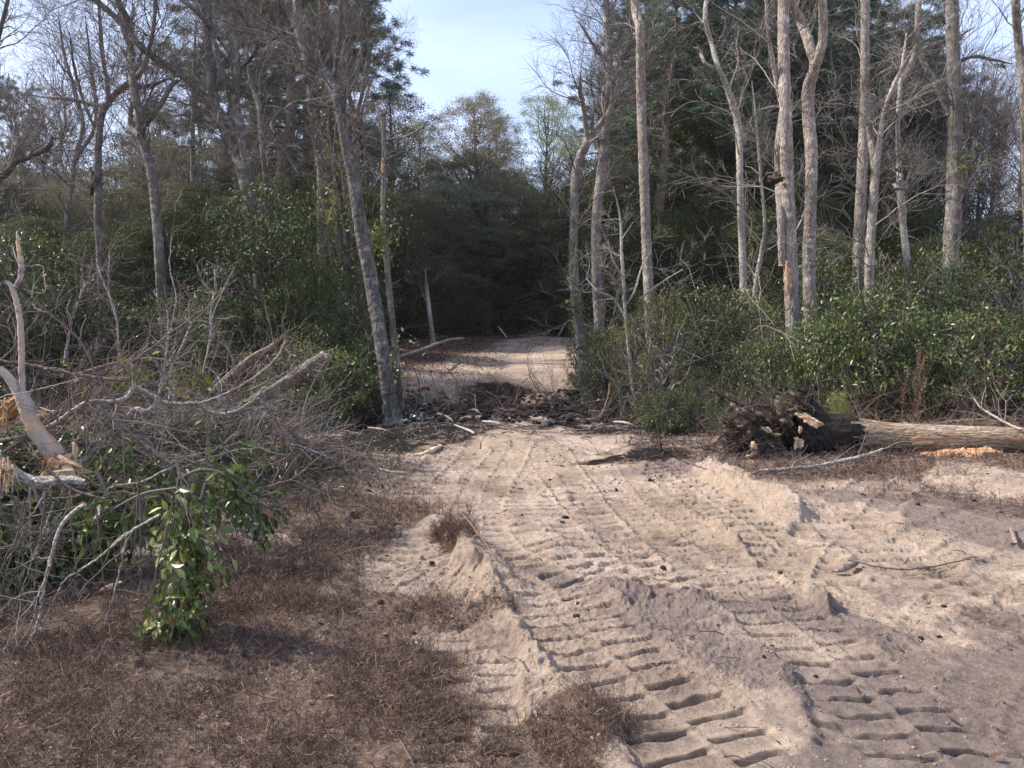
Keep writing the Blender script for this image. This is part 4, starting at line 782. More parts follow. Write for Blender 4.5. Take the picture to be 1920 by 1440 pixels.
def place(key, px, ptop, Y, wpx=None, label='', group=None, rz=None, seed=0, pbase=None):
    K = KIND[key]; top = at(px, ptop, Y); gz = H(top[0], Y) - .05; hgt = top[2] - gz; sz = hgt / K[1]; sw = (wpx / F * Y / K[2]) if wpx else sz
    rng = random.Random(int(px * 7 + Y * 13 + seed)); rz = rng.uniform(0, 6.28) if rz is None else rz
    if K[3]: r = copy_tree(K[0], (top[0], Y, gz), rz, (sw, sw, sz), label, group)
    else:
        r = K[0]; r.location = (top[0], Y, gz); r.rotation_euler = (0, 0, rz); r.scale = (sw, sw, sz); r['label'] = label; K[3] = True
        if group: r['group'] = group
    if group and 'group' not in r: r['group'] = group
    if 'bush' in key or key in ('magnolia', 'thicket'): r['category'] = 'bush'
    return r
# the three crowns against the sky
place('brown', 742, 172, 38, 210, 'russet topped tall tree at the left of the sky gap')
place('grey', 700, 230, 36, 150, 'grey green tree filling in left of the russet topped tree')
place('brown', 885, 180, 40, 180, 'reddish brown tree crown in the middle of the sky gap', seed=3)
place('olive', 870, 290, 38, 190, 'olive tree under the reddish brown crown in the middle')
place('grey', 1036, 182, 42, 150, 'feathery grey green tree with a flat top, right of the sky gap')
place('grey', 1085, 250, 40, 140, 'lower grey green tree beside the flat topped feathery one', seed=2)
place('olive', 960, 330, 44, 130, 'small olive tree in the dip between the two middle crowns')
place('grey', 790, 225, 43, 130, 'grey green tree between the russet topped tree and the middle crown', seed=9)
place('brown', 665, 250, 41, 150, 'brownish tree crown seen left of the russet topped one', seed=9)
place('brown', 935, 215, 43, 110, 'narrow brown crown at the right shoulder of the middle crown', seed=7)
place('olive', 800, 300, 42, 130, 'olive tree in the dip right of the russet topped tree', seed=5)
g = 'dark evergreens closing the view behind the track'
for k, (px, pt, Y, w, kd) in enumerate([(760, 360, 30, 230, 'olive'), (850, 350, 33, 220, 'grey'), (930, 340, 36, 230, 'olive'), (1000, 350, 40, 200, 'grey'), (1070, 350, 38, 220, 'olive'), (1130, 330, 33, 200, 'ever'),
                                        (700, 430, 26, 200, 'ever2'), (800, 480, 29, 180, 'olive'), (890, 470, 37, 200, 'olive'), (970, 450, 44, 200, 'grey'), (1040, 480, 44, 200, 'grey'), (1100, 500, 31, 170, 'olive'), (1170, 450, 27, 180, 'ever2'),
                                        (860, 560, 31, 120, 'bush'), (760, 590, 27, 120, 'bush'), (950, 560, 38, 110, 'bush'), (1010, 575, 46, 110, 'bush'), (1080, 570, 42, 110, 'bush')]):
    place(kd, px, pt, Y, w, 'dark leafy evergreen in the shaded wood behind the track', g, seed=k)  # paler leaf kinds stand in for light here, where the sun is blocked
g = 'trees of the left wood'
for k, (px, pt, Y, w, kd) in enumerate([(-80, 330, 25, 240, 'olive'), (-10, 300, 30, 230, 'olive'), (70, 360, 27, 230, 'olive'), (130, 330, 33, 220, 'brown'), (200, 310, 28, 220, 'olive'), (255, 250, 32, 200, 'olive'), (310, 210, 36, 190, 'brown'),
                                        (350, 270, 28, 210, 'olive'), (420, 270, 31, 220, 'brown'), (480, 240, 34, 200, 'olive'), (540, 210, 35, 190, 'olive'), (580, 310, 28, 220, 'ever'), (630, 260, 33, 200, 'brown'), (650, 350, 25, 200, 'ever'),
                                        (15, 350, 24, 170, 'ever'), (65, 410, 22, 150, 'ever'), (120, 350, 25, 160, 'olive'), (165, 440, 22, 140, 'ever'), (215, 350, 25, 160, 'olive'), (260, 420, 22, 150, 'ever'), (315, 400, 22, 150, 'ever'), (375, 350, 23, 140, 'ever'), (435, 370, 25, 160, 'olive'), (530, 380, 24, 150, 'ever'), (585, 420, 21, 150, 'ever'), (645, 400, 21, 140, 'ever')]):
    place(kd, px, pt, Y, w, 'leafy olive and dark green tree in the wood behind the left bare trunks', g, seed=k)
place('pine', 10, 160, 40, 150, 'pine crown at the left edge against the sky')
place('pine', 520, -190, 26, 420, 'tall pine whose dark needles hang into the top left of the picture')
place('pine', 400, -260, 30, 420, 'second tall pine behind the twin stemmed tree, needles at the upper edge', seed=4)
place('pine', 600, -330, 34, 330, 'pine whose lowest needles end at the left edge of the sky gap', seed=4)
g = 'pines of the right wood'
for k, (px, pt, Y, w) in enumerate([(1270, -60, 24, 330), (1360, -120, 27, 360), (1450, -60, 30, 330), (1560, -90, 29, 380), (1640, -30, 33, 300), (1230, 60, 34, 230), (1330, 40, 36, 280), (1500, 60, 38, 320), (1700, 60, 40, 240), (1210, -20, 30, 260), (1310, 90, 31, 300), (1410, 60, 34, 300), (1590, 70, 36, 300), (1480, 120, 30, 260), (1670, 130, 34, 240), (1550, 150, 33, 280)]):
    place('pine', px, pt, Y, w, 'dark needled pine behind the bare trunks of the right wood', g, seed=k)
g = 'evergreens of the right wood'
for k, (px, pt, Y, w, kd) in enumerate([(1180, 240, 30, 190, 'ever'), (1250, 230, 28, 220, 'ever'), (1330, 250, 27, 220, 'ever'), (1400, 210, 31, 210, 'olive'), (1470, 250, 28, 230, 'ever'), (1550, 260, 28, 220, 'ever'), (1630, 280, 28, 210, 'ever'), (1690, 270, 32, 200, 'olive'),
                                        (1740, 330, 27, 190, 'ever'), (1215, 400, 24, 150, 'ever'), (1275, 450, 24, 150, 'ever'), (1335, 370, 25, 150, 'ever'), (1385, 440, 25, 140, 'ever'), (1435, 400, 22.5, 150, 'ever'), (1500, 350, 24, 140, 'ever'), (1560, 440, 21.5, 150, 'ever'), (1600, 380, 25, 140, 'ever'), (1655, 430, 24, 150, 'ever'), (1705, 390, 25, 140, 'ever'), (1765, 450, 21.5, 150, 'ever'),
                                        (1830, 420, 26, 180, 'olive'), (1900, 400, 28, 200, 'brown'), (1980, 420, 25, 220, 'olive'), (2060, 300, 26, 240, 'ever')]):
    place(kd, px, pt, Y, w, 'dark leafy tree filling the right wood behind the trunks', g, seed=k)
g = 'distant bare trees'
rr = random.Random(8)
for k, px in enumerate([60, 120, 240, 345, 470, 590, 20, 1130, 1210, 1700, 1745, 1790, 1815, 1845, 1870, 1900, 1930, 1765, 1860, 1830, 1960]):
    left = px < 700; Y = rr.uniform(28, 46) if left or px < 1600 else rr.uniform(24, 52); pt = rr.uniform(0, 170) if left else rr.uniform(20, 240)
    place('bare' if k % 2 else 'bare2', px, pt, Y, None, 'bare winter tree standing far back against the sky ' + ('over the left wood' if left else 'over the right wood'), g, seed=k)

# ------------------------------------------------------------------ shrubs of the forest edge
place('magnolia', 500, 352, 15.0, 250, 'big rounded dark green evergreen bush left of the leaning tree')
place('magnolia', 590, 500, 14.6, 160, 'smaller shoulder of dark evergreen leaves at the right of the big rounded bush', seed=2)
place('magnolia', 425, 560, 14.0, 170, 'low evergreen bush at the left foot of the big rounded one', seed=5)
R = [ # px, top, Y, width px, kind, label
 (1185, 590, 13.6, 150, 'bush3', 'light green bush close to the right side of the ditch, under the white sapling'),
 (1140, 610, 14.4, 130, 'bush', 'narrow bush between the pale leaning tree and the white sapling'),
 (1245, 560, 13.2, 170, 'bush3', 'leafy bush below the smooth pole trunk'),
 (1310, 520, 14.2, 210, 'bush', 'tall bush of pointed leaves left of the white speckled stem'),
 (1400, 545, 14.6, 190, 'bush3', 'bush between the white speckled stem and the thickest trunk'),
 (1430, 640, 12.8, 150, 'bush2', 'bluish green bush in front of the foot of the thickest trunk'),
 (1540, 590, 12.6, 200, 'bush2', 'glossy bush below the Y shaped trunk, behind the root plate'),
 (1620, 560, 12.8, 230, 'bush2', 'broad glossy laurel bush above the fallen trunk'),
 (1700, 620, 12.4, 200, 'bush2', 'dark laurel bush behind the middle of the fallen trunk'),
 (1790, 580, 12.9, 230, 'bush2', 'laurel bush right of the dry brown shoots above the fallen trunk'),
 (1880, 620, 12.6, 220, 'bush3', 'bush at the right edge behind the fallen trunk'),
 (1560, 480, 16.0, 180, 'bush', 'bush with a reddish sprig on top, seen between the two trunks'),
 (1680, 470, 16.4, 220, 'thicket', 'vine hung thicket between the slim pale trunk and the burled tree'),
 (1830, 450, 15.6, 240, 'thicket', 'tangled thicket of pale stems right of the stout trunk'),
 (1920, 430, 14.8, 220, 'thicket', 'tangled thicket at the right edge'),
 (1740, 500, 14.9, 200, 'bush', 'bush below the burled thin tree'),
 (1470, 560, 16.2, 220, 'bush', 'bush behind the thickest trunk'),
 (1260, 740, 11.6, 110, 'bush2', 'low glossy bush at the right edge of the sandy track'),
 (1320, 670, 12.9, 150, 'bush3', 'low bush behind the feathery green weeds'),
 (1090, 600, 17.5, 80, 'bush', 'small bush behind the foot of the pale leaning tree'),
 (2000, 560, 12.5, 260, 'bush', 'bush just outside the right edge'),
]
for k, (px, pt, Y, w, kd, lb) in enumerate(R): place(kd, px, pt + (0, 14, -8, 22, 6)[k % 5], Y, w * (.84, .95, .78, .9)[k % 4], lb, seed=k)
Lb = [
 (640, 560, 14.0, 150, 'bush', 'vine covered bush directly left of the leaning tree'),
 (690, 640, 13.6, 90, 'bush2', 'low bush wrapped round the foot of the leaning tree'),
 (600, 660, 13.0, 170, 'bush2', 'low laurel bush behind the sawn branch end'),
 (520, 640, 12.8, 180, 'thicket', 'yellowish thicket at the foot of the big rounded bush'),
 (330, 560, 15.6, 190, 'bush', 'bush at the foot of the pale forked tree'),
 (150, 520, 15.2, 220, 'bush', 'bush behind the left of the brush heap'),
 (50, 440, 14.6, 240, 'bush', 'tall bush behind the upright peeled branch'),
 (-40, 470, 13.0, 240, 'bush', 'bush at the left edge of the picture'),
 (645, 300, 17.5, 120, 'thicket', 'vines climbing the trunks left of the leaning tree'),
]
for k, (px, pt, Y, w, kd, lb) in enumerate(Lb): place(kd, px, pt, Y, w, lb, seed=50 + k)
# hanging vines with yellow green leaves on the trunks
def vine(px0, py0, px1, py1, Y, n, spread, label, seed, leaf=.07, mat='leaf_vine'):
    rng = np.random.default_rng(seed); a, b = at(px0, py0, Y), at(px1, py1, Y); t = np.linspace(0, 1, 14)[:, None]; P = a * (1 - t) + b * t + np.cumsum(rng.normal(size=(14, 3)) * .05, 0)
    root = thing('climbing_vine', label, 'vine', b); mb = MB(); mb.tubes(P[None], np.full((1, 14), .008), 4)
    P2, R2 = grow(rng, P[None], np.full((1, 14), .008), 26, .3, .9, (.5, 1.4), -.1, 6, 0, 1, .3, .004, .002, .6, .1); mb.tubes(P2, R2, 3); mb.build('vine_stem', M['twig_grey'], root)
    i = rng.integers(0, len(P2), n); k = rng.integers(0, 6, n); C = P2[i, k] + rng.normal(size=(n, 3)) * spread; mb = MB(); l_ = rng.uniform(.6, 1.3, n) * leaf
    leaf_quads(mb, C, rng.normal(size=(n, 3)) + np.array([0, 0, -.8]), rng.normal(size=(n, 3)) + np.array([0, -.4, .5]), l_, l_ * .55, .1, 7); mb.build('foliage', M[mat], root, smooth=False); return root
vine(745, 420, 700, 470, 14.0, 420, .12, 'spray of yellow green leaves beside the dead snag', 1)
vine(640, 170, 640, 560, 14.6, 650, .16, 'yellow green vine hanging down the trunks left of the leaning tree', 2)
vine(1070, 460, 1068, 620, 15.7, 160, .05, 'thin vine with a few leaves on the left of the pale leaning tree', 3)
vine(1400, 330, 1390, 560, 16.5, 160, .12, 'sparse vine right of the white speckled stem', 4)
vine(1800, 300, 1850, 280, 16.8, 300, .15, 'tuft of green leaves growing on the stout trunk', 5)
vine(730, 600, 728, 720, 12.9, 120, .08, 'few pale leaves on the right of the leaning trunk', 6, .08, 'leaf_pale')
vine(700, 620, 690, 700, 13.3, 240, .15, 'bluish leaves left of the leaning trunk foot', 7, .08, 'leaf_laurel')
# understory twig tangle behind the shrubs
def tangle(name, label, mat, box, n, seed, l=(.8, 2.6), rad=(.003, .009), up=.5, cat='twigs', zf=None):
    rng = np.random.default_rng(seed); x = rng.uniform(box[0], box[1], n); y = rng.uniform(box[2], box[3], n); z = HV(x, y) + rng.uniform(0, 1, n) ** 1.5 * box[4]
    D = nrm(rng.normal(size=(n, 3)) + np.array([0, 0, up])); m = 8; ln = rng.uniform(l[0], l[1], n); P = [np.stack([x, y, z], 1)]; bend = rng.normal(size=(n, 3)) * .12
    for k in range(m - 1): D = nrm(D + bend + rng.normal(size=(n, 3)) * .12); P.append(P[-1] + D * (ln / (m - 1))[:, None])
    P = np.stack(P, 1); r = rng.uniform(rad[0], rad[1], n); mb = MB(); mb.tubes(P, r[:, None] * np.linspace(1, .4, m)[None], 4)
    P2, R2 = grow(rng, P, r[:, None] * np.linspace(1, .4, m)[None], n * 4, .2, .8, (.4, 1.1), .2, 5, .1, 1, .2, .004, .0018, .6); mb.tubes(P2, R2, 3)
    o = mb.build(name, M[mat], smooth=True); tag(o, label, cat, kind='stuff'); return o
tangle('twig_undergrowth', 'grey twigs of the undergrowth along the right forest edge', 'twig_grey', (1.6, 10.5, 12.6, 18, 1.6), 420, 1)
tangle('twig_undergrowth', 'grey twigs of the undergrowth along the left forest edge', 'twig', (-10, -2.6, 13, 18, 1.2), 200, 2)
tangle('brush_litter', 'low tangle of brown twigs behind the fallen trunk', 'twig_red', (2.6, 10, 10.2, 12.6, .25), 480, 3, (.4, 1.4), (.002, .006), .1)
tangle('brush_litter', 'brown twigs and roots strewn in the ditch', 'twig_red', (-3.2, 2.8, 12.4, 16.5, .12), 330, 4, (.3, 1.1), (.003, .012), .05)

# ------------------------------------------------------------------ brush heap on the left
def wood(name, label, cat, Y, paths, mat, drift=0.0, seed=0, twigs=0, tlen=(.2, .7), tmat='twig', sides=10, wob=.002, group=None, part='stem', dY=None, rough=.05):
    S = []
    for k, st in enumerate(paths):
        pts = []
        for q, c in enumerate(st):
            yy = Y + drift * q if len(c) == 3 else c[3]
            p = at(c[0], c[1], yy); pts.append([*p, c[2] / F * yy])
        S.append(catmull(np.array(pts), 7))
    t = thing(name, label, cat, S[0][0, :3], group)
    for k, W in enumerate(S):
        mb = MB(); W = resample(W, max(10, int(len(W) * 1.2)))
        if W[:, 3].mean() > .028: bark_skin(mb, W, seed + k)
        else: tube_one(mb, W, sides, rough, seed + k, wob)
        mb.build(part if k == 0 else 'side_branch', M[mat], t)
    if twigs:
        rng = np.random.default_rng(seed); PR = np.stack([resample(W, 24) for W in S]); P2, R2 = grow(rng, PR[:, :, :3], PR[:, :, 3], twigs, tlen[0], tlen[1], (.4, 1.2), .1, 7, .1, 1, .22, .006, .0016, .5)
        P3, R3 = grow(rng, P2, R2, twigs * 4, tlen[0] * .5, tlen[1] * .5, (.4, 1.1), .05, 5, .1, 1, .22, .003, .0013, .6)
        mb = MB(); mb.tubes(P2, R2, 4); mb.tubes(P3, R3, 3); mb.build('twig_spray', M[tmat], t)
    return t, S
def bark_skin(mb, W, seed, sides=40, amp=.30):
    Ln = np.linalg.norm(np.diff(W[:, :3], axis=0), axis=1).sum(); n = int(np.clip(Ln / .012, 30, 260)); W = resample(W, n); s_ = np.linspace(0, Ln, n); th = np.arange(sides) * 2 * np.pi / sides
    S_, Th = np.meshgrid(s_, th, indexing='ij'); f1 = fbm(S_ * 2.2, np.cos(Th) * .6 + np.sin(Th) * .5 + 3, .35, 4, seed, .55); f2 = fbm(S_ * 3, Th * .9, .12, 3, seed + 3, .6) * sstep(6.283, 5.6, Th)
    rr = W[:, 3:4] * (1 + amp * f1 + .06 * f2); T = nrm(np.gradient(W[:, :3], axis=0)); N = nrm(np.cross(T, [0.3, 1., .1])); B = np.cross(N, T); V = W[:, None, :3] + rr[..., None] * (np.cos(Th)[..., None] * N[:, None] + np.sin(Th)[..., None] * B[:, None])
    i = np.arange(n - 1)[:, None]; j = np.arange(sides)[None]; mb.add(V.reshape(-1, 3), np.stack([i * sides + j, i * sides + (j + 1) % sides, (i + 1) * sides + (j + 1) % sides, (i + 1) * sides + j], -1).reshape(-1, 4)); mb.f.append(np.array([np.arange(sides)]) + mb.n - n * sides); mb.f.append(np.array([np.arange(sides)[::-1]]) + mb.n - sides)
def splinters(root, c, d, n, ln, w, seed, mat='raw_wood', spread=.5, name='splintered_end', fat=1.0):
    rng = np.random.default_rng(seed); d = nrm(np.array(d, float)); mb = MB()
    for k in range(n):
        s = np.array(c) + rng.normal(size=3) * w; D = nrm(d + rng.normal(size=3) * spread); L_ = ln * rng.uniform(.4, 1.2); S = nrm(np.cross(D, rng.normal(size=3))); U = np.cross(D, S); a = fat * w * rng.uniform(.08, .38); b = a * rng.uniform(.3, .8)
        V = [s - D * L_ * .3 + S * a, s - D * L_ * .3 - S * a, s + D * L_ * .4 - S * a * .7, s + D * L_ * .4 + S * a * .7, s + D * L_, s - D * L_ * .3 + S * a + U * b, s - D * L_ * .3 - S * a + U * b, s + D * L_ * .4 - S * a * .6 + U * b, s + D * L_ * .4 + S * a * .6 + U * b]
        mb.add(V, [[0, 1, 2, 3], [5, 8, 7, 6], [0, 3, 8, 5], [1, 6, 7, 2], [0, 5, 6, 1]]); mb.f.append(np.array([[3, 2, 4], [8, 4, 7], [3, 4, 8], [2, 7, 4]]) + mb.n - 9)
    return mb.build(name, M[mat], root, smooth=False)
t, S = wood('splintered_trunk', 'thick peeled trunk slanting down through the brush heap with a shredded orange end', 'log', 5.3,
  [[(0, 690, 6), (20, 712, 9), (40, 742, 12), (58, 785, 14), (78, 820, 15), (100, 852, 18), (118, 880, 20)]], 'peeled', 0.0, 61, sides=18, wob=.006, rough=.09)
splinters(t, at(125, 885, 5.24), (.35, -.2, -.8), 110, .15, .038, 1, spread=.42); splinters(t, at(108, 872, 5.22), (-.1, -.3, -.9), 60, .15, .032, 5, 'raw_wood_orange', .4)
splinters(t, at(118, 878, 5.22), (.5, -.5, -.6), 26, .13, .055, 11, spread=.5, fat=2.2); splinters(t, at(22, 770, 5.36), (-.2, -.3, -.6), 70, .12, .035, 2, 'raw_wood_orange', name='torn_stub'); splinters(t, at(80, 775, 5.2), (.9, -.2, .3), 16, .10, .012, 3, 'raw_wood', name='torn_stub')
t, S = wood('broken_log', 'grey mossy log at the left edge of the picture under the shredded trunk', 'log', 5.0, [[(-60, 800, 15), (-20, 850, 15), (15, 882, 14), (50, 903, 13), (90, 906, 12), (130, 902, 10), (160, 905, 6)]], 'branch_pale', 0, 62, sides=14, wob=.005)
splinters(t, at(10, 885, 4.9), (.1, -.4, -1), 60, .17, .03, 4, 'raw_wood')
wood('peeled_branch', 'tan peeled branch standing upright out of the brush heap, forked near its top', 'branch', 5.3,
  [[(42, 750, 6), (41, 700, 5.5), (40, 640, 5.5), (38, 600, 5.5), (30, 560, 5), (20, 535, 4.5), (10, 528, 3)], [(29, 538, 4), (38, 522, 4.5), (40, 495, 4.5), (35, 465, 4), (33, 440, 2.5)], [(40, 500, 1.1), (60, 498, 1.1), (79, 499, 1), (83, 520, .9), (84, 545, .8), (70, 549, .7), (40, 541, .6)]], 'peeled', 0, 63, 4)
wood('sawn_branch', 'thick brown branch sticking up right out of the brush heap, its end cut pale', 'branch', 8.6,
  [[(440, 775, 12), (480, 752, 12), (520, 728, 11), (560, 700, 10), (590, 678, 9), (606, 667, 8.5)]], 'branch_brown', .05, 64, 14, (.3, .8))
mb = MB(); a_, b_ = at(606, 667, 8.85), at(609, 665, 8.85); mb.tubes(np.stack([a_, b_])[None], np.full((1, 2), .052), 14, cap=True); mb.build('cut_face', M['raw_wood'], bpy.data.objects['sawn_branch'])
wood('fallen_pole', 'second brown branch lying behind the sawn one, pointing up right', 'branch', 9.2, [[(400, 735, 8), (440, 700, 8), (480, 668, 7), (510, 650, 5), (540, 620, 2)]], 'branch_brown', 0, 65, 20, (.3, .9))
BR = [
 ('long dark level branch over the top left of the brush heap, its end curling up', 5.6, [[(-40, 672, 3), (0, 676, 3), (60, 685, 3.4), (130, 700, 3.6), (200, 711, 3.4), (238, 711, 3), (246, 697, 2), (246, 668, 1.4)], [(45, 683, 2.4), (20, 696, 2.4), (-20, 700, 2)]], 'branch_brown'),
 ('pale grey branch with an S bend left of the middle of the brush heap', 5.3, [[(-40, 832, 3), (0, 826, 3.2), (50, 815, 3.4), (95, 798, 3.8), (130, 775, 4), (158, 757, 4.2), (180, 752, 4), (215, 753, 4), (240, 743, 4), (250, 727, 4), (249, 720, 3)]], 'branch_pale'),
 ('pale crooked branch with a thick knobbed bend in the middle of the brush heap', 5.5, [[(135, 892, 4.5), (155, 868, 4.5), (178, 840, 4.6), (187, 822, 4.8), (215, 804, 4.6), (240, 783, 4.8), (253, 768, 5.5), (275, 773, 6.5), (290, 762, 6), (294, 752, 4)], [(187, 822, 3), (170, 835, 2.5), (158, 860, 2)]], 'branch_pale'),
 ('slim straight pinkish branch slanting down right from the S bend', 4.9, [[(178, 756, 2.4), (200, 776, 2.6), (235, 805, 2.6), (280, 840, 2.6), (330, 876, 2.4), (345, 885, 2.2), (390, 930, 2), (440, 975, 1.6), (470, 1010, 1)]], 'branch_brown'),
 ('curving branch sweeping from the knob to the right above the leaves', 6.3, [[(250, 722, 4), (290, 745, 4.5), (310, 755, 4), (345, 758, 3.6), (372, 758, 4), (392, 772, 3.6), (415, 777, 3.6), (445, 770, 3.2), (470, 755, 3), (498, 725, 2)], [(372, 758, 2.6), (420, 740, 2.4), (470, 712, 2.2), (515, 675, 1.8), (536, 636, 1.2)]], 'branch_pale'),
 ('thin leaning rod rising from the knob towards the upper right', 6.1, [[(292, 750, 2.2), (310, 715, 2.2), (330, 672, 2), (345, 640, 2), (357, 608, 1.8)]], 'branch_pale'),
 ('thin upright rod beside the leaning one', 6.2, [[(296, 745, 2), (310, 680, 2), (315, 620, 1.8), (314, 575, 1.4)], [(312, 650, 1.4), (330, 560, 1.2), (318, 500, 1), (322, 440, .8)]], 'branch_pale'),
 ('long brown branch arching down to the ground at the right of the brush heap', 5.8, [[(484, 748, 3.5), (505, 768, 3.5), (525, 800, 3.2), (545, 842, 3.2), (560, 885, 2.8), (585, 940, 2), (610, 1000, 1.3)]], 'branch_brown'),
 ('drooping pale stem whose tip hangs low in the near left corner', 3.5, [[(160, 945, 3.5), (125, 972, 3.5), (105, 1010, 3), (92, 1060, 3), (80, 1110, 2.4), (70, 1170, 2), (45, 1220, 1.5), (20, 1290, 1)], [(92, 1060, 1.8), (70, 1120, 1.4), (30, 1170, 1), (0, 1240, .8)]], 'branch_pale'),
 ('pair of drooping rods left of the hanging leaves', 3.7, [[(300, 965, 2.6), (240, 1000, 2.6), (180, 1050, 2.2), (120, 1090, 1.8), (95, 1140, 1.6), (50, 1230, 1)], [(240, 1000, 2), (228, 1050, 1.8), (215, 1110, 1.4), (195, 1170, 1)]], 'branch_pale'),
 ('nearly level rod crossing the lower brush heap to the left edge', 5.0, [[(-30, 955, 2.2), (60, 940, 2.2), (150, 930, 2.4), (220, 912, 2.4), (275, 900, 2.2), (350, 860, 1.8)]], 'branch_pale'),
 ('dark rod slanting steeply over the left of the brush heap', 5.2, [[(360, 990, 1.2), (330, 900, 1.8), (250, 800, 2.2), (180, 700, 2.2), (150, 640, 2), (60, 560, 1.4)]], 'twig_red'),
 ('long thin rod arching out over the weeds right of the hanging leaves', 4.9, [[(360, 1000, 1.6), (450, 1060, 1.5), (520, 1075, 1.4), (600, 1050, 1.3), (660, 1010, 1)], [(370, 900, 1.6), (440, 920, 1.4), (540, 900, 1.4), (620, 840, 1)]], 'twig_red'),
 ('straight rod pointing up right across the whole brush heap', 5.7, [[(20, 905, 2), (120, 800, 2), (200, 720, 2), (300, 640, 1.8), (380, 580, 1.2)]], 'branch_brown'),
 ('thin rod crossing low from the knob to the right ground', 6.0, [[(330, 880, 1.8), (420, 850, 2), (520, 830, 2), (600, 850, 1.6), (640, 870, 1)]], 'branch_pale'),
 ('wavy pale sucker rising above the left of the brush heap', 7.0, [[(120, 680, 2.4), (128, 640, 2.2), (135, 600, 2), (150, 560, 2), (155, 540, 1.6), (170, 528, 1)], [(135, 600, 1.4), (126, 580, 1.2), (132, 560, .8)]], 'branch_pale'),
 ('tall thin sucker rising above the middle of the brush heap', 7.6, [[(225, 700, 2), (222, 640, 2), (215, 580, 1.8), (190, 520, 1.6), (180, 480, 1.2)], [(218, 600, 1.4), (204, 540, 1.2), (205, 470, .9)]], 'branch_pale'),
 ('tall thin sucker rising above the right of the brush heap', 8.4, [[(380, 700, 2), (393, 640, 1.9), (396, 580, 1.8), (403, 540, 1.3), (402, 500, 1)], [(396, 600, 1.2), (420, 540, 1), (440, 500, .8)]], 'branch_pale'),
]
for k, (lb, Y, ps, mt_) in enumerate(BR):
    wood('cut_branch', lb, 'branch', Y, ps, mt_, .02, 70 + k, 18, (.2, .75), ['twig', 'twig_red', 'twig_grey'][k % 3], 8, .0025, 'branches cleared onto the brush heap')
def pile_pts(rng, n, shell=True):
    W = resample(PILE, 60); i = rng.integers(0, 60, n); s = rng.normal(size=n) * .62
    T = nrm(np.gradient(W, axis=0))[i]; nx = np.stack([T[:, 1], -T[:, 0]], 1); xy = W[i] + nx * s[:, None]; d = np.abs(s); top = (1.12 - .016 * i * .6) * np.exp(-(d / .95) ** 2)
    z = HV(xy[:, 0], xy[:, 1]) * 0 + top * (rng.random(n) ** (.45 if shell else 1.0)); z = np.maximum(z, HV(xy[:, 0], xy[:, 1]) + .03); return np.stack([xy[:, 0], xy[:, 1], z], 1), T, nx
def heap(name, label, mat, n, seed, l, rad, up, sub, subl=(.15, .6), m=9):
    rng = np.random.default_rng(seed); p, T, nx = pile_pts(rng, n); ln = rng.uniform(l[0], l[1], n)
    D = np.concatenate([nx * (rng.normal(size=n) * .8 + .35)[:, None] + T * (rng.normal(size=n) * .8)[:, None], (up + .4 * rng.normal(size=n))[:, None]], 1); D = nrm(D)
    bend = rng.normal(size=(n, 3)) * .10 + np.array([0, 0, -.09]); P = [p]
    for k in range(m - 1): D = nrm(D + bend + rng.normal(size=(n, 3)) * .09); P.append(P[-1] + D * (ln / (m - 1))[:, None])
    P = np.stack(P, 1); P[:, :, 2] = np.maximum(P[:, :, 2], .03); r = rng.uniform(rad[0], rad[1], n); R = r[:, None] * np.linspace(1, .35, m)[None]; mb = MB(); mb.tubes(P, R, 5)
    P2, R2 = grow(rng, P, R, sub, subl[0], subl[1], (.3, 1.0), .1, 6, .1, 1, .16, .0035, .0014, .6); mb.tubes(P2, R2, 3)
    P3, R3 = grow(rng, P2, R2, sub, subl[0] * .5, subl[1] * .5, (.3, 1.0), .1, 5, .1, 1, .2, .002, .0012, .7); mb.tubes(P3, R3, 3)
    o = mb.build(name, M[mat]); tag(o, label, 'twigs', kind='stuff'); return P2
Pa = heap('brush_tangle', 'grey brown tangle of cut branches heaped on the left', 'twig', 420, 1, (.5, 1.8), (.003, .009), .1, 1500)
Pb = heap('brush_tangle', 'reddish thin twigs tangled through the brush heap', 'twig_red', 480, 2, (.4, 1.5), (.002, .005), .18, 1800)
Pc = heap('brush_tangle', 'pale grey twigs lying over the brush heap', 'twig_grey', 150, 3, (.5, 1.8), (.003, .008), .15, 700)
def right_flank():      # fine grey twigs spilling to the right end of the heap
    rng = np.random.default_rng(9); n = 230; c = np.stack([rng.uniform(-3.6, -2.25, n), rng.uniform(7.4, 9.4, n), np.zeros(n)], 1); c[:, 2] = HV(c[:, 0], c[:, 1]) + rng.random(n) * .55 * sstep(-1.8, -2.8, c[:, 0])
    D = nrm(rng.normal(size=(n, 3)) * np.array([1, .8, .45]) + np.array([.15, 0, .1])); m = 7; ln = rng.uniform(.3, .9, n); P = [c]; bend = rng.normal(size=(n, 3)) * .12
    for k in range(m - 1): D = nrm(D + bend + rng.normal(size=(n, 3)) * .1); P.append(P[-1] + D * (ln / (m - 1))[:, None])
    P = np.stack(P, 1); P[:, :, 2] = np.maximum(P[:, :, 2], HV(P[:, :, 0], P[:, :, 1]) + .01); r = rng.uniform(.002, .006, n); R = r[:, None] * np.linspace(1, .4, m)[None]; mb = MB(); mb.tubes(P, R, 4)
    P2, R2 = grow(rng, P, R, 1700, .1, .4, (.4, 1.1), .05, 5, .1, 1, .2, .003, .0016, .6); mb.tubes(P2, R2, 3); tag(mb.build('brush_tangle', M['twig_grey']), 'fine whitish twigs spilling from the right end of the brush heap', 'twigs', kind='stuff')
right_flank()
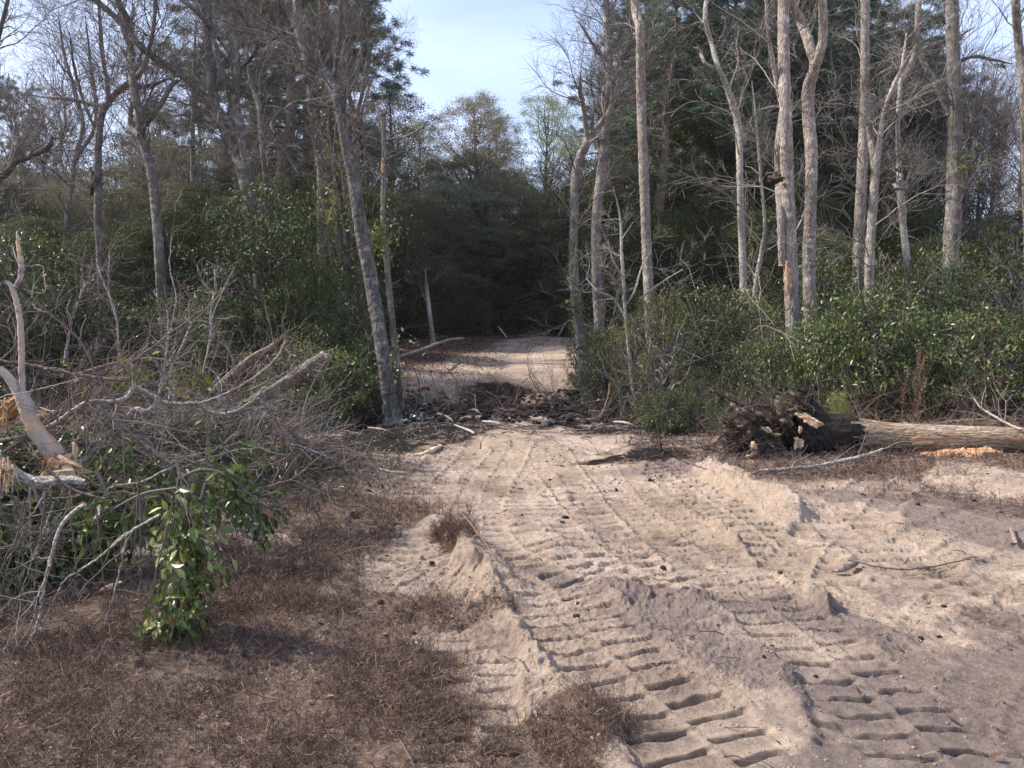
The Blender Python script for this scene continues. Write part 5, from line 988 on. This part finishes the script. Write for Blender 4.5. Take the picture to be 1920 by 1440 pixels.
def heap_leaves(name, label, mat, n, seed, low, leaf=.075, Psrc=None):
    rng = np.random.default_rng(seed); p, T, nx = pile_pts(rng, n // 9); ci = rng.integers(0, len(p), n); C = p[ci] * np.array([1, 1, low]) + rng.normal(size=(n, 3)) * np.array([.13, .13, .08]); C[:, 2] = np.maximum(C[:, 2], .04)
    mb = MB(); l_ = rng.uniform(.55, 1.25, n) * leaf; leaf_quads(mb, C, rng.normal(size=(n, 3)) + np.array([.2, -.3, -.4]), rng.normal(size=(n, 3)) + np.array([0, -.2, .9]), l_, l_ * .42, .14, 7); tag(mb.build(name, M[mat], smooth=False), label, 'leaves', kind='stuff')
heap_leaves('brush_leaves', 'dark green laurel leaves inside the brush heap', 'leaf_laurel', 42000, 21, .8)
heap_leaves('brush_leaves', 'wilting pale leaves caught on the brush heap', 'leaf_pale', 900, 22, .95, .07)
def leafy(name, label, Y, path, n, spread, mat, leaf, seed, sub=26, subl=(.12, .4), aspect=.45, grav=.25, stem='twig', ydrift=0.0):
    rng = np.random.default_rng(seed); pts = catmull(np.array([[*at(x, y, Y + ydrift * k), r / F * Y] for k, (x, y, r) in enumerate(path)]), 6); W = resample(pts, 24)
    t = thing(name, label, 'branch', W[0, :3]); P, R = W[None, :, :3], W[None, :, 3]; mb = MB(); mb.tubes(P, R, 6); P2, R2 = grow(rng, P, R, sub, subl[0], subl[1], (.4, 1.2), -.1, 7, .05, 1, .18, .003, .0012, .6, grav)
    P3, R3 = grow(rng, P2, R2, sub * 4, subl[0] * .5, subl[1] * .5, (.4, 1.1), -.1, 5, .2, 1, .18, .0018, .001, .7, grav); mb.tubes(P2, R2, 4); mb.tubes(P3, R3, 3); mb.build('stem', M[stem], t)
    i = rng.integers(0, len(P3), n); k = rng.integers(1, 5, n); C = P3[i, k] + rng.normal(size=(n, 3)) * spread; T = nrm(P3[i, 4] - P3[i, 0]); D = T * .5 + rng.normal(size=(n, 3)) * .55 + np.array([0, 0, -.35]); N = nrm(rng.normal(size=(n, 3)) * .8 + np.array([0, -.5, .6])); l_ = rng.uniform(.6, 1.2, n) * leaf
    mb = MB(); leaf_quads(mb, C, D, N, l_, l_ * aspect, .12, 7); mb.build('foliage', M[mat], t, smooth=False); return t
leafy('leafy_branch', 'cascade of pale green oval leaves hanging down from the front of the brush heap', 3.85, [(385, 905, 2), (372, 950, 2), (362, 1000, 1.8), (352, 1050, 1.6), (335, 1100, 1.4), (318, 1150, 2), (300, 1190, 1.5)], 420, .02, 'leaf_pale', .070, 1, 30, (.08, .34), .5, .3)
leafy('leafy_branch', 'dark green leaves hanging behind the pale cascade', 3.8, [(330, 860, 2.4), (345, 920, 2.2), (355, 990, 2), (345, 1060, 1.8), (318, 1130, 1.4), (290, 1200, 2), (268, 1235, 1.3)], 620, .03, 'leaf_laurel', .066, 2, 44, (.12, .42), .45, .3)
leafy('leafy_branch', 'leafy spray spreading right from the top of the hanging cascade', 4.9, [(330, 900, 3), (380, 880, 3), (430, 895, 2.5), (470, 930, 2), (500, 960, 1.2)], 330, .03, 'leaf_laurel', .075, 3, 30, (.12, .34))
leafy('leafy_branch', 'leafy twig with light leaves left of the hanging cascade', 4.6, [(330, 915, 2.5), (270, 925, 2.5), (220, 950, 2.2), (170, 980, 1.8), (110, 1000, 1.2)], 190, .02, 'leaf_laurel', .075, 4, 24, (.1, .3))
leafy('leafy_branch', 'green leaves drooping at the left edge under the mossy log', 4.7, [(-30, 960, 3), (0, 1000, 3), (20, 1050, 2.5), (40, 1100, 2), (55, 1150, 1.5)], 260, .03, 'leaf_laurel', .07, 5, 30, (.1, .34))
leafy('leafy_branch', 'leaves lit yellow green along the crest of the brush heap', 7.4, [(150, 700, 3), (220, 680, 3), (290, 672, 2.5), (360, 690, 2)], 240, .05, 'leaf_vine', .085, 6, 30, (.15, .5))
leafy('leafy_branch', 'trailing vine with a few leaves curving over the weeds below the cascade', 3.75, [(280, 1240, 1.5), (300, 1290, 1.5), (340, 1325, 1.4), (390, 1335, 1.2), (440, 1320, 1), (480, 1285, .8)], 16, .01, 'leaf_pale', .05, 7, 5, (.04, .14), .45, 0)
leafy('leafy_branch', 'dark leaves under the knob in the middle of the brush heap', 6.0, [(160, 780, 3), (230, 830, 3), (300, 860, 3), (380, 850, 2), (450, 830, 2)], 520, .07, 'leaf_laurel', .08, 8, 40, (.15, .5))
leafy('leafy_sprig', 'dark green sprig lying on the bare soil in the near left', 3.62, [(572, 1298, 1.6), (600, 1300, 1.4), (630, 1312, 1.2), (660, 1330, .9)], 34, .006, 'leaf_laurel', .05, 9, 6, (.03, .08), .4, 0)

rr_ = np.random.default_rng(404)
for k in range(16):
    x0 = rr_.uniform(-20, 330); y0 = rr_.uniform(880, 960); Y_ = rr_.uniform(3.6, 4.3); dx = rr_.uniform(-130, 60); gy_ = 590 + 1450 * 1.66 / Y_
    y3 = min(gy_, y0 + rr_.uniform(160, 320)); wood('cut_branch', 'thin bare stem drooping from the front of the brush heap onto the weeds', 'branch', Y_, [[(x0, y0, 1.6), (x0 + dx * .3, y0 + (y3 - y0) * .3, 1.5), (x0 + dx * .75, y0 + (y3 - y0) * .7, 1.2), (x0 + dx, y3, .7)]], ['twig_red', 'branch_brown', 'twig_dark'][k % 3], 0, 200 + k, 7, (.08, .22), 'twig_dark', 6, .002, 'thin stems drooping from the brush heap')
for k, (lb, Y_, pth) in enumerate([('at the far left', 4.5, [(-60, 900, 3), (-10, 950, 3), (30, 1010, 2.4), (50, 1070, 1.6)]), ('left of the pair of drooping rods', 4.6, [(60, 900, 3), (80, 960, 3), (110, 1010, 2.2), (120, 1060, 1.5)]),
     ('behind the pair of drooping rods', 4.8, [(180, 880, 3), (200, 930, 2.6), (190, 990, 2), (170, 1040, 1.4)]), ('under the shredded trunk end', 4.9, [(90, 880, 3), (140, 920, 2.6), (230, 940, 2.2), (300, 930, 1.5)])]):
    leafy('leafy_branch', 'laurel leaves on the shaded front of the heap, ' + lb, Y_, pth, 420, .05, 'leaf_laurel', .07, 30 + k, 34, (.12, .42))
# ------------------------------------------------------------------ uprooted tree on the right
LY = 9.5
up_ = thing('uprooted_tree', 'big uprooted tree lying across the right edge, black root plate towards the track', 'fallen tree', (at(1500, 860, LY)[0], LY, 0))
trk = [(1490, 820, 34), (1530, 816, 37), (1560, 813, 35), (1590, 812, 32.5), (1625, 815, 28.5), (1680, 819, 25.5), (1760, 821, 24), (1850, 823, 23), (1950, 826, 22.5), (2080, 828, 22), (2300, 832, 21)]
W = catmull(np.array([[*at(x, y, LY), r / F * LY] for x, y, r in trk]), 8)
def bark_tube(W, sides, n, amp, seed, lo=0, hi=1):
    W = resample(W, n); rng = np.random.default_rng(seed); th = np.arange(sides) * 2 * np.pi / sides; s = np.linspace(0, 1, n) * np.linalg.norm(W[-1, :3] - W[0, :3])
    S_, Th = np.meshgrid(s, th, indexing='ij'); nz = fbm(S_ * 3, Th * 3 + 10, .5, 5, seed, .6) ; gro = np.abs(np.sin(Th * 7 + 2.5 * fbm(S_ * 2, Th, 1., 3, seed + 5))) ; buttress = np.cos(Th * 4 + 1) * np.exp(-S_ / .35) * .22
    rr = W[:, 3:4] * (1 + amp * nz + amp * .35 * gro + buttress); T = nrm(np.gradient(W[:, :3], axis=0)); N = nrm(np.cross(T, [0, 0, 1.])); B = np.cross(N, T)
    V = W[:, None, :3] + rr[..., None] * (np.cos(Th)[..., None] * N[:, None] + np.sin(Th)[..., None] * B[:, None]); return V
V = bark_tube(W, 72, 320, .07, 3); n, s = V.shape[:2]; i = np.arange(n - 1)[:, None]; j = np.arange(s)[None]
q = np.stack([i * s + j, i * s + (j + 1) % s, (i + 1) * s + (j + 1) % s, (i + 1) * s + j], -1)
k0 = int(n * .135)
mb = MB(); mb.add(V.reshape(-1, 3), q[k0 - 6:].reshape(-1, 4)); mb.build('trunk', M['bark_log'], up_)
Vs = V.copy(); ctr = resample(W, n)[:, None, :3]; jag = (np.sin(np.arange(s) * .5) * 5 + np.sin(np.arange(s) * 1.3) * 4).astype(int)
Vs = ctr + (V - ctr) * (1.03 + .06 * np.random.default_rng(3).random((n, s, 1)))
msk = (i < k0 + jag[None]); mb = MB(); mb.add(Vs.reshape(-1, 3), q[np.broadcast_to(msk, q.shape[:2])]); mb.build('soil_covered_collar', M['dark_soil'], up_)
# root plate: lumpy disc of soil facing the track
rng = np.random.default_rng(12); U, Vv = np.meshgrid(np.linspace(0, np.pi, 26), np.linspace(0, 2 * np.pi, 41)[:-1], indexing='ij')
D = np.stack([np.cos(U), np.sin(U) * np.cos(Vv), np.sin(U) * np.sin(Vv)], -1); c = at(1472, 822, LY)
nzr = 1 + .28 * fbm(U * 2 + 3, Vv * 2, .8, 4, 4) + .16 * rng.normal(size=U.shape) * .6; prof = np.array([.13, .21, .26])
P = c + D * prof * nzr[..., None]; P[..., 2] = np.maximum(P[..., 2], .0); i2 = np.arange(25)[:, None]; j2_ = np.arange(40)[None]
mb = MB(); mb.add(P.reshape(-1, 3), np.stack([i2 * 40 + j2_, i2 * 40 + (j2_ + 1) % 40, (i2 + 1) * 40 + (j2_ + 1) % 40, (i2 + 1) * 40 + j2_], -1).reshape(-1, 4)); mb.build('root_plate', M['dark_soil'], up_)
# soil horn standing up
mb = MB(); tube_one(mb, catmull(np.array([[*at(1525, 790, LY), .16], [*at(1515, 765, LY), .13], [*at(1502, 748, LY), .085], [*at(1500, 730, LY), .05]]), 8), 14, .18, 5, .012); mb.build('soil_horn', M['dark_soil'], up_)
ROOTS = [[(1480, 800, 10), (1462, 770, 8), (1458, 745, 5)], [(1460, 790, 7), (1430, 778, 5), (1395, 762, 3.5), (1338, 732, 2)], [(1455, 800, 9), (1425, 790, 8), (1395, 775, 7), (1372, 757, 5)], [(1450, 815, 6), (1410, 812, 4), (1355, 812, 2.5)],
 [(1460, 830, 9), (1430, 838, 7), (1412, 855, 6), (1402, 872, 5)], [(1450, 840, 6), (1415, 850, 5), (1385, 865, 4), (1345, 882, 2.5)], [(1440, 850, 6), (1400, 870, 4), (1360, 885, 3), (1320, 892, 2)], [(1470, 850, 7), (1440, 875, 5), (1410, 885, 4)],
 [(1500, 850, 10), (1480, 880, 8), (1450, 892, 5)], [(1450, 780, 5), (1440, 808, 5), (1420, 830, 4), (1395, 862, 3), (1380, 872, 2)], [(1480, 775, 7), (1500, 760, 5), (1490, 740, 4), (1478, 735, 2)], [(1420, 830, 5), (1385, 828, 4), (1352, 830, 2)],
 [(1415, 790, 4), (1390, 800, 3), (1368, 790, 2), (1360, 775, 1.5)], [(1468, 805, 5), (1466, 790, 4.5), (1474, 792, 4), (1478, 803, 3.5), (1480, 812, 3)], [(1440, 860, 5), (1420, 880, 4), (1380, 892, 3), (1350, 900, 2)], [(1420, 800, 7), (1400, 820, 6), (1390, 845, 5)],
 [(1400, 770, 3), (1375, 785, 2.4), (1355, 812, 1.8), (1342, 830, 1.2)], [(1390, 850, 3), (1350, 848, 2), (1310, 838, 1.3)]]
_g = np.random.default_rng(77)
for k in range(22):
    a_ = _g.uniform(-.75, .75) + math.pi; l_ = _g.uniform(60, 125); x_, y_ = 1462 + _g.uniform(-14, 8), 822 + _g.uniform(-35, 35); bx, by = _g.normal(size=2) * 12
    ROOTS.append([(x_, y_, _g.uniform(3, 6)), (x_ + math.cos(a_) * l_ * .5 + bx, min(y_ - math.sin(a_) * l_ * .4 + by, 885), _g.uniform(2.2, 4)), (x_ + math.cos(a_) * l_, min(y_ - math.sin(a_) * l_ * .7, 893), 1.5)])
for k, r_ in enumerate(ROOTS):
    rg = np.random.default_rng(k); W_ = catmull(np.array([[*at(x, y, LY - .22 - .12 * q_ * rg.uniform(-1, 1.4)), r / F * LY] for q_, (x, y, r) in enumerate(r_)]), 7); W_[:, 2] = np.maximum(W_[:, 2], .02)
    mb = MB(); tube_one(mb, W_, 9, .12, k, .006); o = mb.build('root', M['root'], up_)
rg = np.random.default_rng(44); PR = np.stack([resample(catmull(np.array([[*at(x, y, LY - .25), r / F * LY] for x, y, r in r_]), 6), 16) for r_ in ROOTS]); P2, R2 = grow(rg, PR[:, :, :3], PR[:, :, 3], 620, .1, .5, (.4, 1.3), -.1, 7, .1, 1, .3, .007, .0025, .6); P2[:, :, 2] = np.maximum(P2[:, :, 2], .015)
mb = MB(); mb.tubes(P2, R2, 4); o = mb.build('rootlet_fringe', M['root'], up_); tag(o, kind='stuff')
def patch(root, name, mat, px, py, Y, w, h, seed, nrm_=(-.2, -1, .25), thick=.03, tilt=0.0):
    rg = np.random.default_rng(seed); c = at(px, py, Y); N = nrm(np.array(nrm_, float)); X_ = nrm(np.cross([0, 0, 1.], N)); X_ = -X_ if X_[0] < 0 else X_; Z_ = np.cross(X_, N); Z_ = -Z_ if Z_[2] < 0 else Z_
    X2 = X_ * math.cos(tilt) + Z_ * math.sin(tilt); Z2 = -X_ * math.sin(tilt) + Z_ * math.cos(tilt); k = 44; th = np.linspace(0, 2 * np.pi, k + 1)[:-1]; ph = rg.random(8) * 6.28; R_ = 1 + sum(.32 / (q + 1.5) * np.sin((q + 2) * th + ph[q]) for q in range(7)) + .1 * rg.normal(size=k)
    rings = []
    for f, dd in ((1.0, 0), (.93, thick * .8), (.7, thick), (.45, thick * 1.1), (.2, thick * 1.15)): rings.append(c + (X2 * (np.cos(th) * R_ * w * f)[:, None] + Z2 * (np.sin(th) * R_ * h * f)[:, None]) + N * (dd + .006 * rg.normal(size=(k, 1)) * (f < 1)))
    V = np.concatenate(rings + [[c + N * thick * 1.2]]); mb = MB(); fs = []
    for a_ in range(4):
        for b_ in range(k): fs.append([a_ * k + b_, a_ * k + (b_ + 1) % k, (a_ + 1) * k + (b_ + 1) % k, (a_ + 1) * k + b_])
    mb.add(V, fs); mb.f.append(np.array([[4 * k + b_, 4 * k + (b_ + 1) % k, 5 * k] for b_ in range(k)])); return mb.build(name, M[mat], root, smooth=False)
patch(up_, 'broken_wood_face', 'raw_wood', 1518, 788, 9.18, .16, .055, 1, (-.3, -1, .5), .03, -.35)
patch(up_, 'broken_wood_face', 'raw_wood', 1497, 831, 9.12, .05, .085, 2, (-.3, -1, .2)); patch(up_, 'broken_wood_face', 'raw_wood', 1500, 806, 9.16, .02, .05, 3); patch(up_, 'broken_wood_face', 'raw_wood', 1438, 806, 9.04, .06, .03, 4, tilt=-.7); patch(up_, 'broken_wood_face', 'raw_wood', 1413, 836, 9.0, .045, .04, 5, tilt=.8)
patch(up_, 'broken_wood_face', 'raw_wood', 1454, 868, 9.02, .035, .035, 6); patch(up_, 'broken_wood_face', 'raw_wood', 1403, 857, 9.0, .025, .03, 7); patch(up_, 'broken_wood_face', 'raw_wood', 1455, 815, 9.06, .04, .02, 8)
def log_patch(name, mat, px0, px1, a0, a1, seed, lift=1.035, slope=0.0):
    """torn strip following the round of the trunk, a0..a1 angle below the top towards the camera"""
    rg = np.random.default_rng(seed); Wn = resample(W, 600); xs = Wn[:, 0]; x0, x1 = at(px0, 820, LY)[0], at(px1, 820, LY)[0]; m = 60; xx = np.linspace(x0, x1, m); cz = np.interp(xx, xs, Wn[:, 2]); r = np.interp(xx, xs, Wn[:, 3]); t = np.linspace(0, 1, m)
    wd = np.clip(np.sin(t * np.pi) ** .45 + .25 * fbm(xx * 4, xx * 0, .4, 3, seed), .02, 1.2); mid = (a0 + a1) / 2 + slope * (t - .5) + .12 * fbm(xx * 3, xx * 0 + 3, .5, 3, seed + 1); half = (a1 - a0) / 2 * wd; k = 9; V = []
    for q_ in range(k):
        u = -1 + 2 * q_ / (k - 1); an = mid + half * u + .03 * rg.normal(size=m) * (abs(u) > .9); rr = r * (lift + (.02 if abs(u) < .95 else -.08) + .010 * rg.normal(size=m)); V.append(np.stack([xx, LY - np.sin(an) * rr, cz + np.cos(an) * rr], 1))
    V = np.stack(V, 1); fs = [[a_ * k + b_, a_ * k + b_ + 1, (a_ + 1) * k + b_ + 1, (a_ + 1) * k + b_] for a_ in range(m - 1) for b_ in range(k - 1)]; mb = MB(); mb.add(V.reshape(-1, 3), fs); return mb.build(name, M[mat], up_)
log_patch('torn_bark_patch', 'raw_wood_orange', 1692, 1748, 1.3, 2.0, 1, 1.04); log_patch('torn_bark_patch', 'raw_wood', 1697, 1738, 1.65, 2.0, 2, 1.06); log_patch('torn_bark_patch', 'raw_wood_orange', 1742, 1790, 1.15, 1.32, 3, 1.06, .5); log_patch('torn_bark_patch', 'raw_wood_orange', 1815, 1960, 1.28, 1.52, 4, 1.05, .15)
# slab of split wood under the trunk
def slab(name, label, cat, pts, mat, seed, group=None, thick=.5):
    W_ = catmull(np.array([[*gp, r] for gp, r in pts]), 8); t = thing(name, label, cat, W_[0, :3], group); mb = MB(); rg = np.random.default_rng(seed); Wn = resample(W_, 34); n_ = 34; T = nrm(np.gradient(Wn[:, :3], axis=0)); N = nrm(np.cross(T, [0, 0, 1.])); th = np.arange(10) * .6283
    rr = Wn[:, 3:4] * (1 + .35 * fbm(np.linspace(0, 3, n_)[:, None] + 0 * th, th[None] + np.zeros((n_, 1)), .5, 3, seed) + .04 * rg.normal(size=(n_, 10))); V = Wn[:, None, :3] + rr[..., None] * (np.cos(th)[None, :, None] * N[:, None] + np.sin(th)[None, :, None] * np.array([0, 0, thick])); i_ = np.arange(n_ - 1)[:, None]; j_ = np.arange(10)[None]
    mb.add(V.reshape(-1, 3), np.stack([i_ * 10 + j_, i_ * 10 + (j_ + 1) % 10, (i_ + 1) * 10 + (j_ + 1) % 10, (i_ + 1) * 10 + j_], -1).reshape(-1, 4)); mb.f.append(np.array([np.arange(10)])); mb.f.append(np.array([np.arange(10)[::-1] + (n_ - 1) * 10])); mb.build('split_wood', M[mat], t, smooth=False); return t
slab('split_slab', 'long jagged slab of orange split wood lying on the ground under the fallen trunk', 'wood', [(at(1725, 853, 9.2), .04), (at(1755, 856, 9.15), .10), (at(1790, 858, 9.15), .12), (at(1825, 855, 9.15), .12), (at(1860, 853, 9.15), .10), (at(1878, 853, 9.15), .04)], 'raw_wood_orange', 1, thick=.75)
def stick(name, label, pts, mat, seed, twigs=0, tmat='twig', tlen=(.1, .4), group=None, Y=None, part='stem'):
    """pts: px, py, half width px, height above ground"""
    W_ = []
    for x, y, r, h in pts:
        g_ = gxy(x, y, h); g_ = gxy(x, y, h + H(g_[0], g_[1])); W_.append([g_[0], g_[1], h + H(g_[0], g_[1]), r / F * g_[1]])
    W_ = catmull(np.array(W_), 7); t = thing(name, label, 'branch' if 'branch' in name else 'stick', W_[0, :3], group); mb = MB(); tube_one(mb, W_, 8, .12, seed, .002); mb.build(part, M[mat], t)
    if twigs:
        twigs = max(twigs, 7); rg = np.random.default_rng(seed); Wn = resample(W_, 16); P2, R2 = grow(rg, Wn[None, :, :3], Wn[None, :, 3], twigs, tlen[0], tlen[1], (.3, 1.0), .05, 6, .1, 1, .18, .004, .0015, .6); P3, R3 = grow(rg, P2, R2, twigs * 2, tlen[0] * .4, tlen[1] * .5, (.3, 1.), .05, 5, .1, 1, .2, .002, .0013, .6); mb = MB(); mb.tubes(P2, R2, 4); mb.tubes(P3, R3, 3); mb.build('twig_spray', M[tmat], t)
    return t
stick('fallen_branch', 'pale bare branch lying in front of the uprooted tree', [(1408, 890, 2, .02), (1425, 884, 3.5, .04), (1470, 880, 4, .06), (1530, 874, 4, .08), (1580, 864, 4, .12), (1625, 853, 3.5, .16), (1655, 842, 2.5, .2)], 'branch_pale', 1, 16, 'twig_grey', (.3, 1.0))
stick('fallen_branch', 'thin pale branch lying on the brush behind the fallen trunk', [(1690, 792, 1.5, .1), (1730, 797, 2, .1), (1770, 793, 2, .12), (1810, 785, 2, .15), (1850, 786, 1.2, .15)], 'branch_pale', 2, 8, 'twig_grey', (.2, .7))
stick('fallen_branch', 'bare forked branch lying at the right edge behind the fallen trunk', [(1950, 800, 2, .3), (1910, 800, 2.4, .3), (1870, 785, 2.2, .3), (1840, 765, 1.8, .4), (1825, 745, 1.3, .5)], 'branch_pale', 3, 12, 'twig_grey', (.3, .9))
stick('dead_stick', 'grey half buried stick right of the middle of the tracks', [(1560, 1072, 1.5, .0), (1575, 1068, 6, .02), (1595, 1060, 6, .03), (1610, 1055, 2, .02)], 'branch_brown', 4)
stick('dead_stick', 'thin forked twig lying right of the half buried stick', [(1590, 1050, 1.2, .05), (1650, 1062, 1.4, .03), (1700, 1066, 1.4, .02), (1760, 1060, 1.4, .02), (1830, 1045, 1, .03)], 'twig_dark', 5, 9, 'twig_dark', (.1, .35))
stick('dead_stick', 'short thick stick at the right edge of the picture', [(1895, 990, 3, .02), (1902, 1010, 4, .03), (1905, 1022, 3, .03)], 'branch_brown', 6)
stick('dead_stick', 'long thin dark stalk leaning over the sand ridge left of the middle', [(960, 1083, 1.2, .02), (930, 1045, 1.5, .14), (900, 1005, 1.5, .22), (862, 958, 1, .3)], 'twig_red', 7, 4, 'twig_red', (.05, .2))
stick('wood_splinter', 'flat yellow splinter of wood lying left of the track near the ditch', [(778, 853, 1.5, .01), (795, 851, 4, .02), (812, 844, 4.5, .02), (828, 834, 2, .03)], 'raw_wood', 8, part='splinter')
stick('wood_splinter', 'tan splinter of wood by the soil below the brush heap', [(182, 1112, 1.5, .02), (200, 1104, 5, .04), (215, 1097, 5, .05), (228, 1091, 2, .07)], 'raw_wood', 9, part='splinter')
stick('dead_stick', 'pale stick at the near edge of the ditch', [(852, 797, 1.5, .05), (870, 803, 2.2, .04), (890, 814, 2.6, .03)], 'branch_pale', 10)
stick('dead_stick', 'black charred looking stick beside the sand mound in the ditch', [(1018, 748, 3, .15), (1028, 757, 3, .1), (1038, 767, 3, .04)], 'twig_dark', 11)
stick('dead_stick', 'white thin stick on the left verge of the clearing', [(702, 877, 1.5, .02), (730, 884, 2.2, .03), (762, 889, 1.5, .02)], 'branch_pale', 12, 3)
stick('dead_sapling', 'small dark leafless stem standing at the right edge of the track near the ditch', [(1240, 845, 2, .0), (1236, 820, 1.8, .3), (1230, 795, 1.4, .6)], 'twig_dark', 13, 8, 'twig_dark', (.1, .35))
t = wood('fallen_pole', 'thin pale pole lying along the top of the leaf covered bank', 'log', 20, [[(750, 668, 2.5, 17.0), (785, 657, 2.5, 18.2), (815, 646, 2.5, 19.5), (842, 637, 2.2, 20.6), (868, 634, 1.5, 21.5)]], 'branch_pale', 0, 90)
t = wood('leaning_stick', 'short white stick leaning at the far left edge of the sandy track', 'stick', 24, [[(950, 632, 1.6), (942, 622, 1.6), (934, 612, 1.3)]], 'branch_pale', 0, 91)
for k, (x0, y0, x1, y1) in enumerate([(880, 768, 905, 778), (760, 700, 800, 712), (1110, 765, 1150, 772), (690, 800, 740, 815), (940, 772, 985, 768), (1150, 790, 1195, 800), (820, 775, 850, 790), (1060, 770, 1100, 762), (905, 790, 950, 800)]):
    stick('dead_stick', 'broken stick lying in the dark ditch ' + ['near its left middle', 'on the left bank beyond it', 'by the pale leaning tree', 'beside the leaning tree foot', 'in front of the sand mound', 'at its right end', 'near the glossy leaved shrub', 'right of the sand mound', 'on its near lip'][k], [(x0, y0, 1.5, .06), ((x0 + x1) / 2, (y0 + y1) / 2 - 3, 2.2, .1), (x1, y1, 1.2, .05)], ['branch_brown', 'root', 'branch_pale'][k % 3], 20 + k, 4, 'twig_red', (.1, .3), 'sticks in the ditch')
# small plants
def tuft(name, label, px, py, Y, n, hgt, rad, mat, seed, needle=.1, lean=.35, wid=.006):
    rg = np.random.default_rng(seed); c = at(px, py, Y); g_ = H(c[0], Y); t = thing(name, label, 'plant', (c[0], Y, g_)); m = 7; D = nrm(rg.normal(size=(n, 3)) * lean + np.array([0, 0, 1])); P = [np.tile([c[0], Y, g_], (n, 1)) + rg.normal(size=(n, 3)) * np.array([rad * .3, rad * .3, 0])]; ln = hgt * rg.uniform(.6, 1.05, n)
    for k in range(m - 1): D = nrm(D + rg.normal(size=(n, 3)) * .07); P.append(P[-1] + D * (ln / (m - 1))[:, None])
    P = np.stack(P, 1); mb = MB(); mb.tubes(P, np.full((n, m), .003), 4); mb.build('stem', M['twig_red'], t); q_ = n * 190; i_ = rg.integers(0, n, q_); f = rg.random(q_) ** .7 * (m - 1); a_ = np.clip(f.astype(int), 0, m - 2); ff = (f - a_)[:, None]; C = P[i_, a_] * (1 - ff) + P[i_, a_ + 1] * ff
    D = nrm(runit(rg, q_) + np.array([0, 0, .7])); l_ = rg.uniform(.5, 1.1, q_) * needle; mb = MB(); leaf_quads(mb, C, D, runit(rg, q_), l_, np.full(q_, wid), 0); mb.build('foliage', M[mat], t, smooth=False); return t
tuft('pine_seedling', 'bright yellow green pine seedling above the root plate of the uprooted tree', 1575, 790, 11.0, 7, .62, .10, 'needle_bright', 1, .13, .22, .004)
tuft('feathery_weed', 'feathery light green weed at the right verge, left of the roots', 1300, 770, 11.6, 8, .75, .2, 'needle_fennel', 2, .10, .25, .004)
tuft('feathery_weed', 'taller feathery green weed beside the tips of the roots', 1352, 790, 11.0, 9, .62, .25, 'needle_fennel', 3, .10, .25, .004)
tuft('feathery_weed', 'feathery yellowish weed below the bush right of the ditch', 1385, 745, 12.0, 6, .6, .2, 'needle_fennel', 4, .1, .25, .004)
tuft('dry_fern', 'rusty brown dry shoots standing in front of the laurel bushes', 1722, 760, 11.6, 14, 1.15, .35, 'litter', 5, .05, .13, .009)
tuft('dry_fern', 'rusty brown dry shoots at the right among the laurel bushes', 1850, 760, 11.8, 9, .9, .3, 'litter', 6, .05, .13, .009)
def low_plant(label, px, py, n, rad, hgt, mat, leaf, seed, name='leafy_weed', Y=None):
    rg = np.random.default_rng(seed); g_ = gxy(px, py, 0); z = H(*g_); t = thing(name, label, 'plant', (g_[0], g_[1], z)); c = np.array([g_[0], g_[1], z]); k = max(4, n // 9); P = [np.tile(c, (k, 1)) + rg.normal(size=(k, 3)) * np.array([rad * .4, rad * .4, 0])]; D = nrm(rg.normal(size=(k, 3)) * .6 + np.array([0, 0, .8]))
    for q_ in range(4): D = nrm(D + rg.normal(size=(k, 3)) * .2); P.append(P[-1] + D * hgt / 4)
    P = np.stack(P, 1); mb = MB(); mb.tubes(P, np.full((k, 5), .003), 4); mb.build('stem', M['twig'], t); i_ = rg.integers(0, k, n); j_ = rg.integers(1, 5, n); C = P[i_, j_] + rg.normal(size=(n, 3)) * rad * .2; l_ = rg.uniform(.6, 1.2, n) * leaf; mb = MB()
    leaf_quads(mb, C, runit(rg, n) + np.array([0, -.2, 0]), rg.normal(size=(n, 3)) * .6 + np.array([0, -.3, .8]), l_, l_ * .42, .1, 7); mb.build('foliage', M[mat], t, smooth=False)
low_plant('low shrub with glossy leaves shining white at the left of the ditch', 795, 765, 170, .45, .35, 'leaf_glossy', .085, 1, 'glossy_shrub')
low_plant('small shining leaved sprig at the near left lip of the ditch', 790, 792, 60, .35, .15, 'leaf_glossy', .06, 2)
low_plant('small bright green weed on the left verge', 700, 862, 60, .2, .16, 'leaf_pale', .05, 3)
low_plant('tiny green weed left of the yellow splinter', 735, 868, 36, .14, .1, 'leaf_pale', .045, 4)
low_plant('green weed in front of the ditch, left of the sandy tongue', 800, 815, 60, .3, .14, 'leaf_shrub', .05, 5)
low_plant('green sprout at the foot of the pale leaning tree', 1085, 772, 80, .22, .4, 'leaf_shrub', .07, 6)
low_plant('small green plant among the sticks right of the ditch', 1220, 800, 70, .25, .25, 'leaf_shrub', .06, 7)
low_plant('green plant on the sunlit bank beyond the ditch', 860, 715, 60, .25, .25, 'leaf_vine', .07, 8)
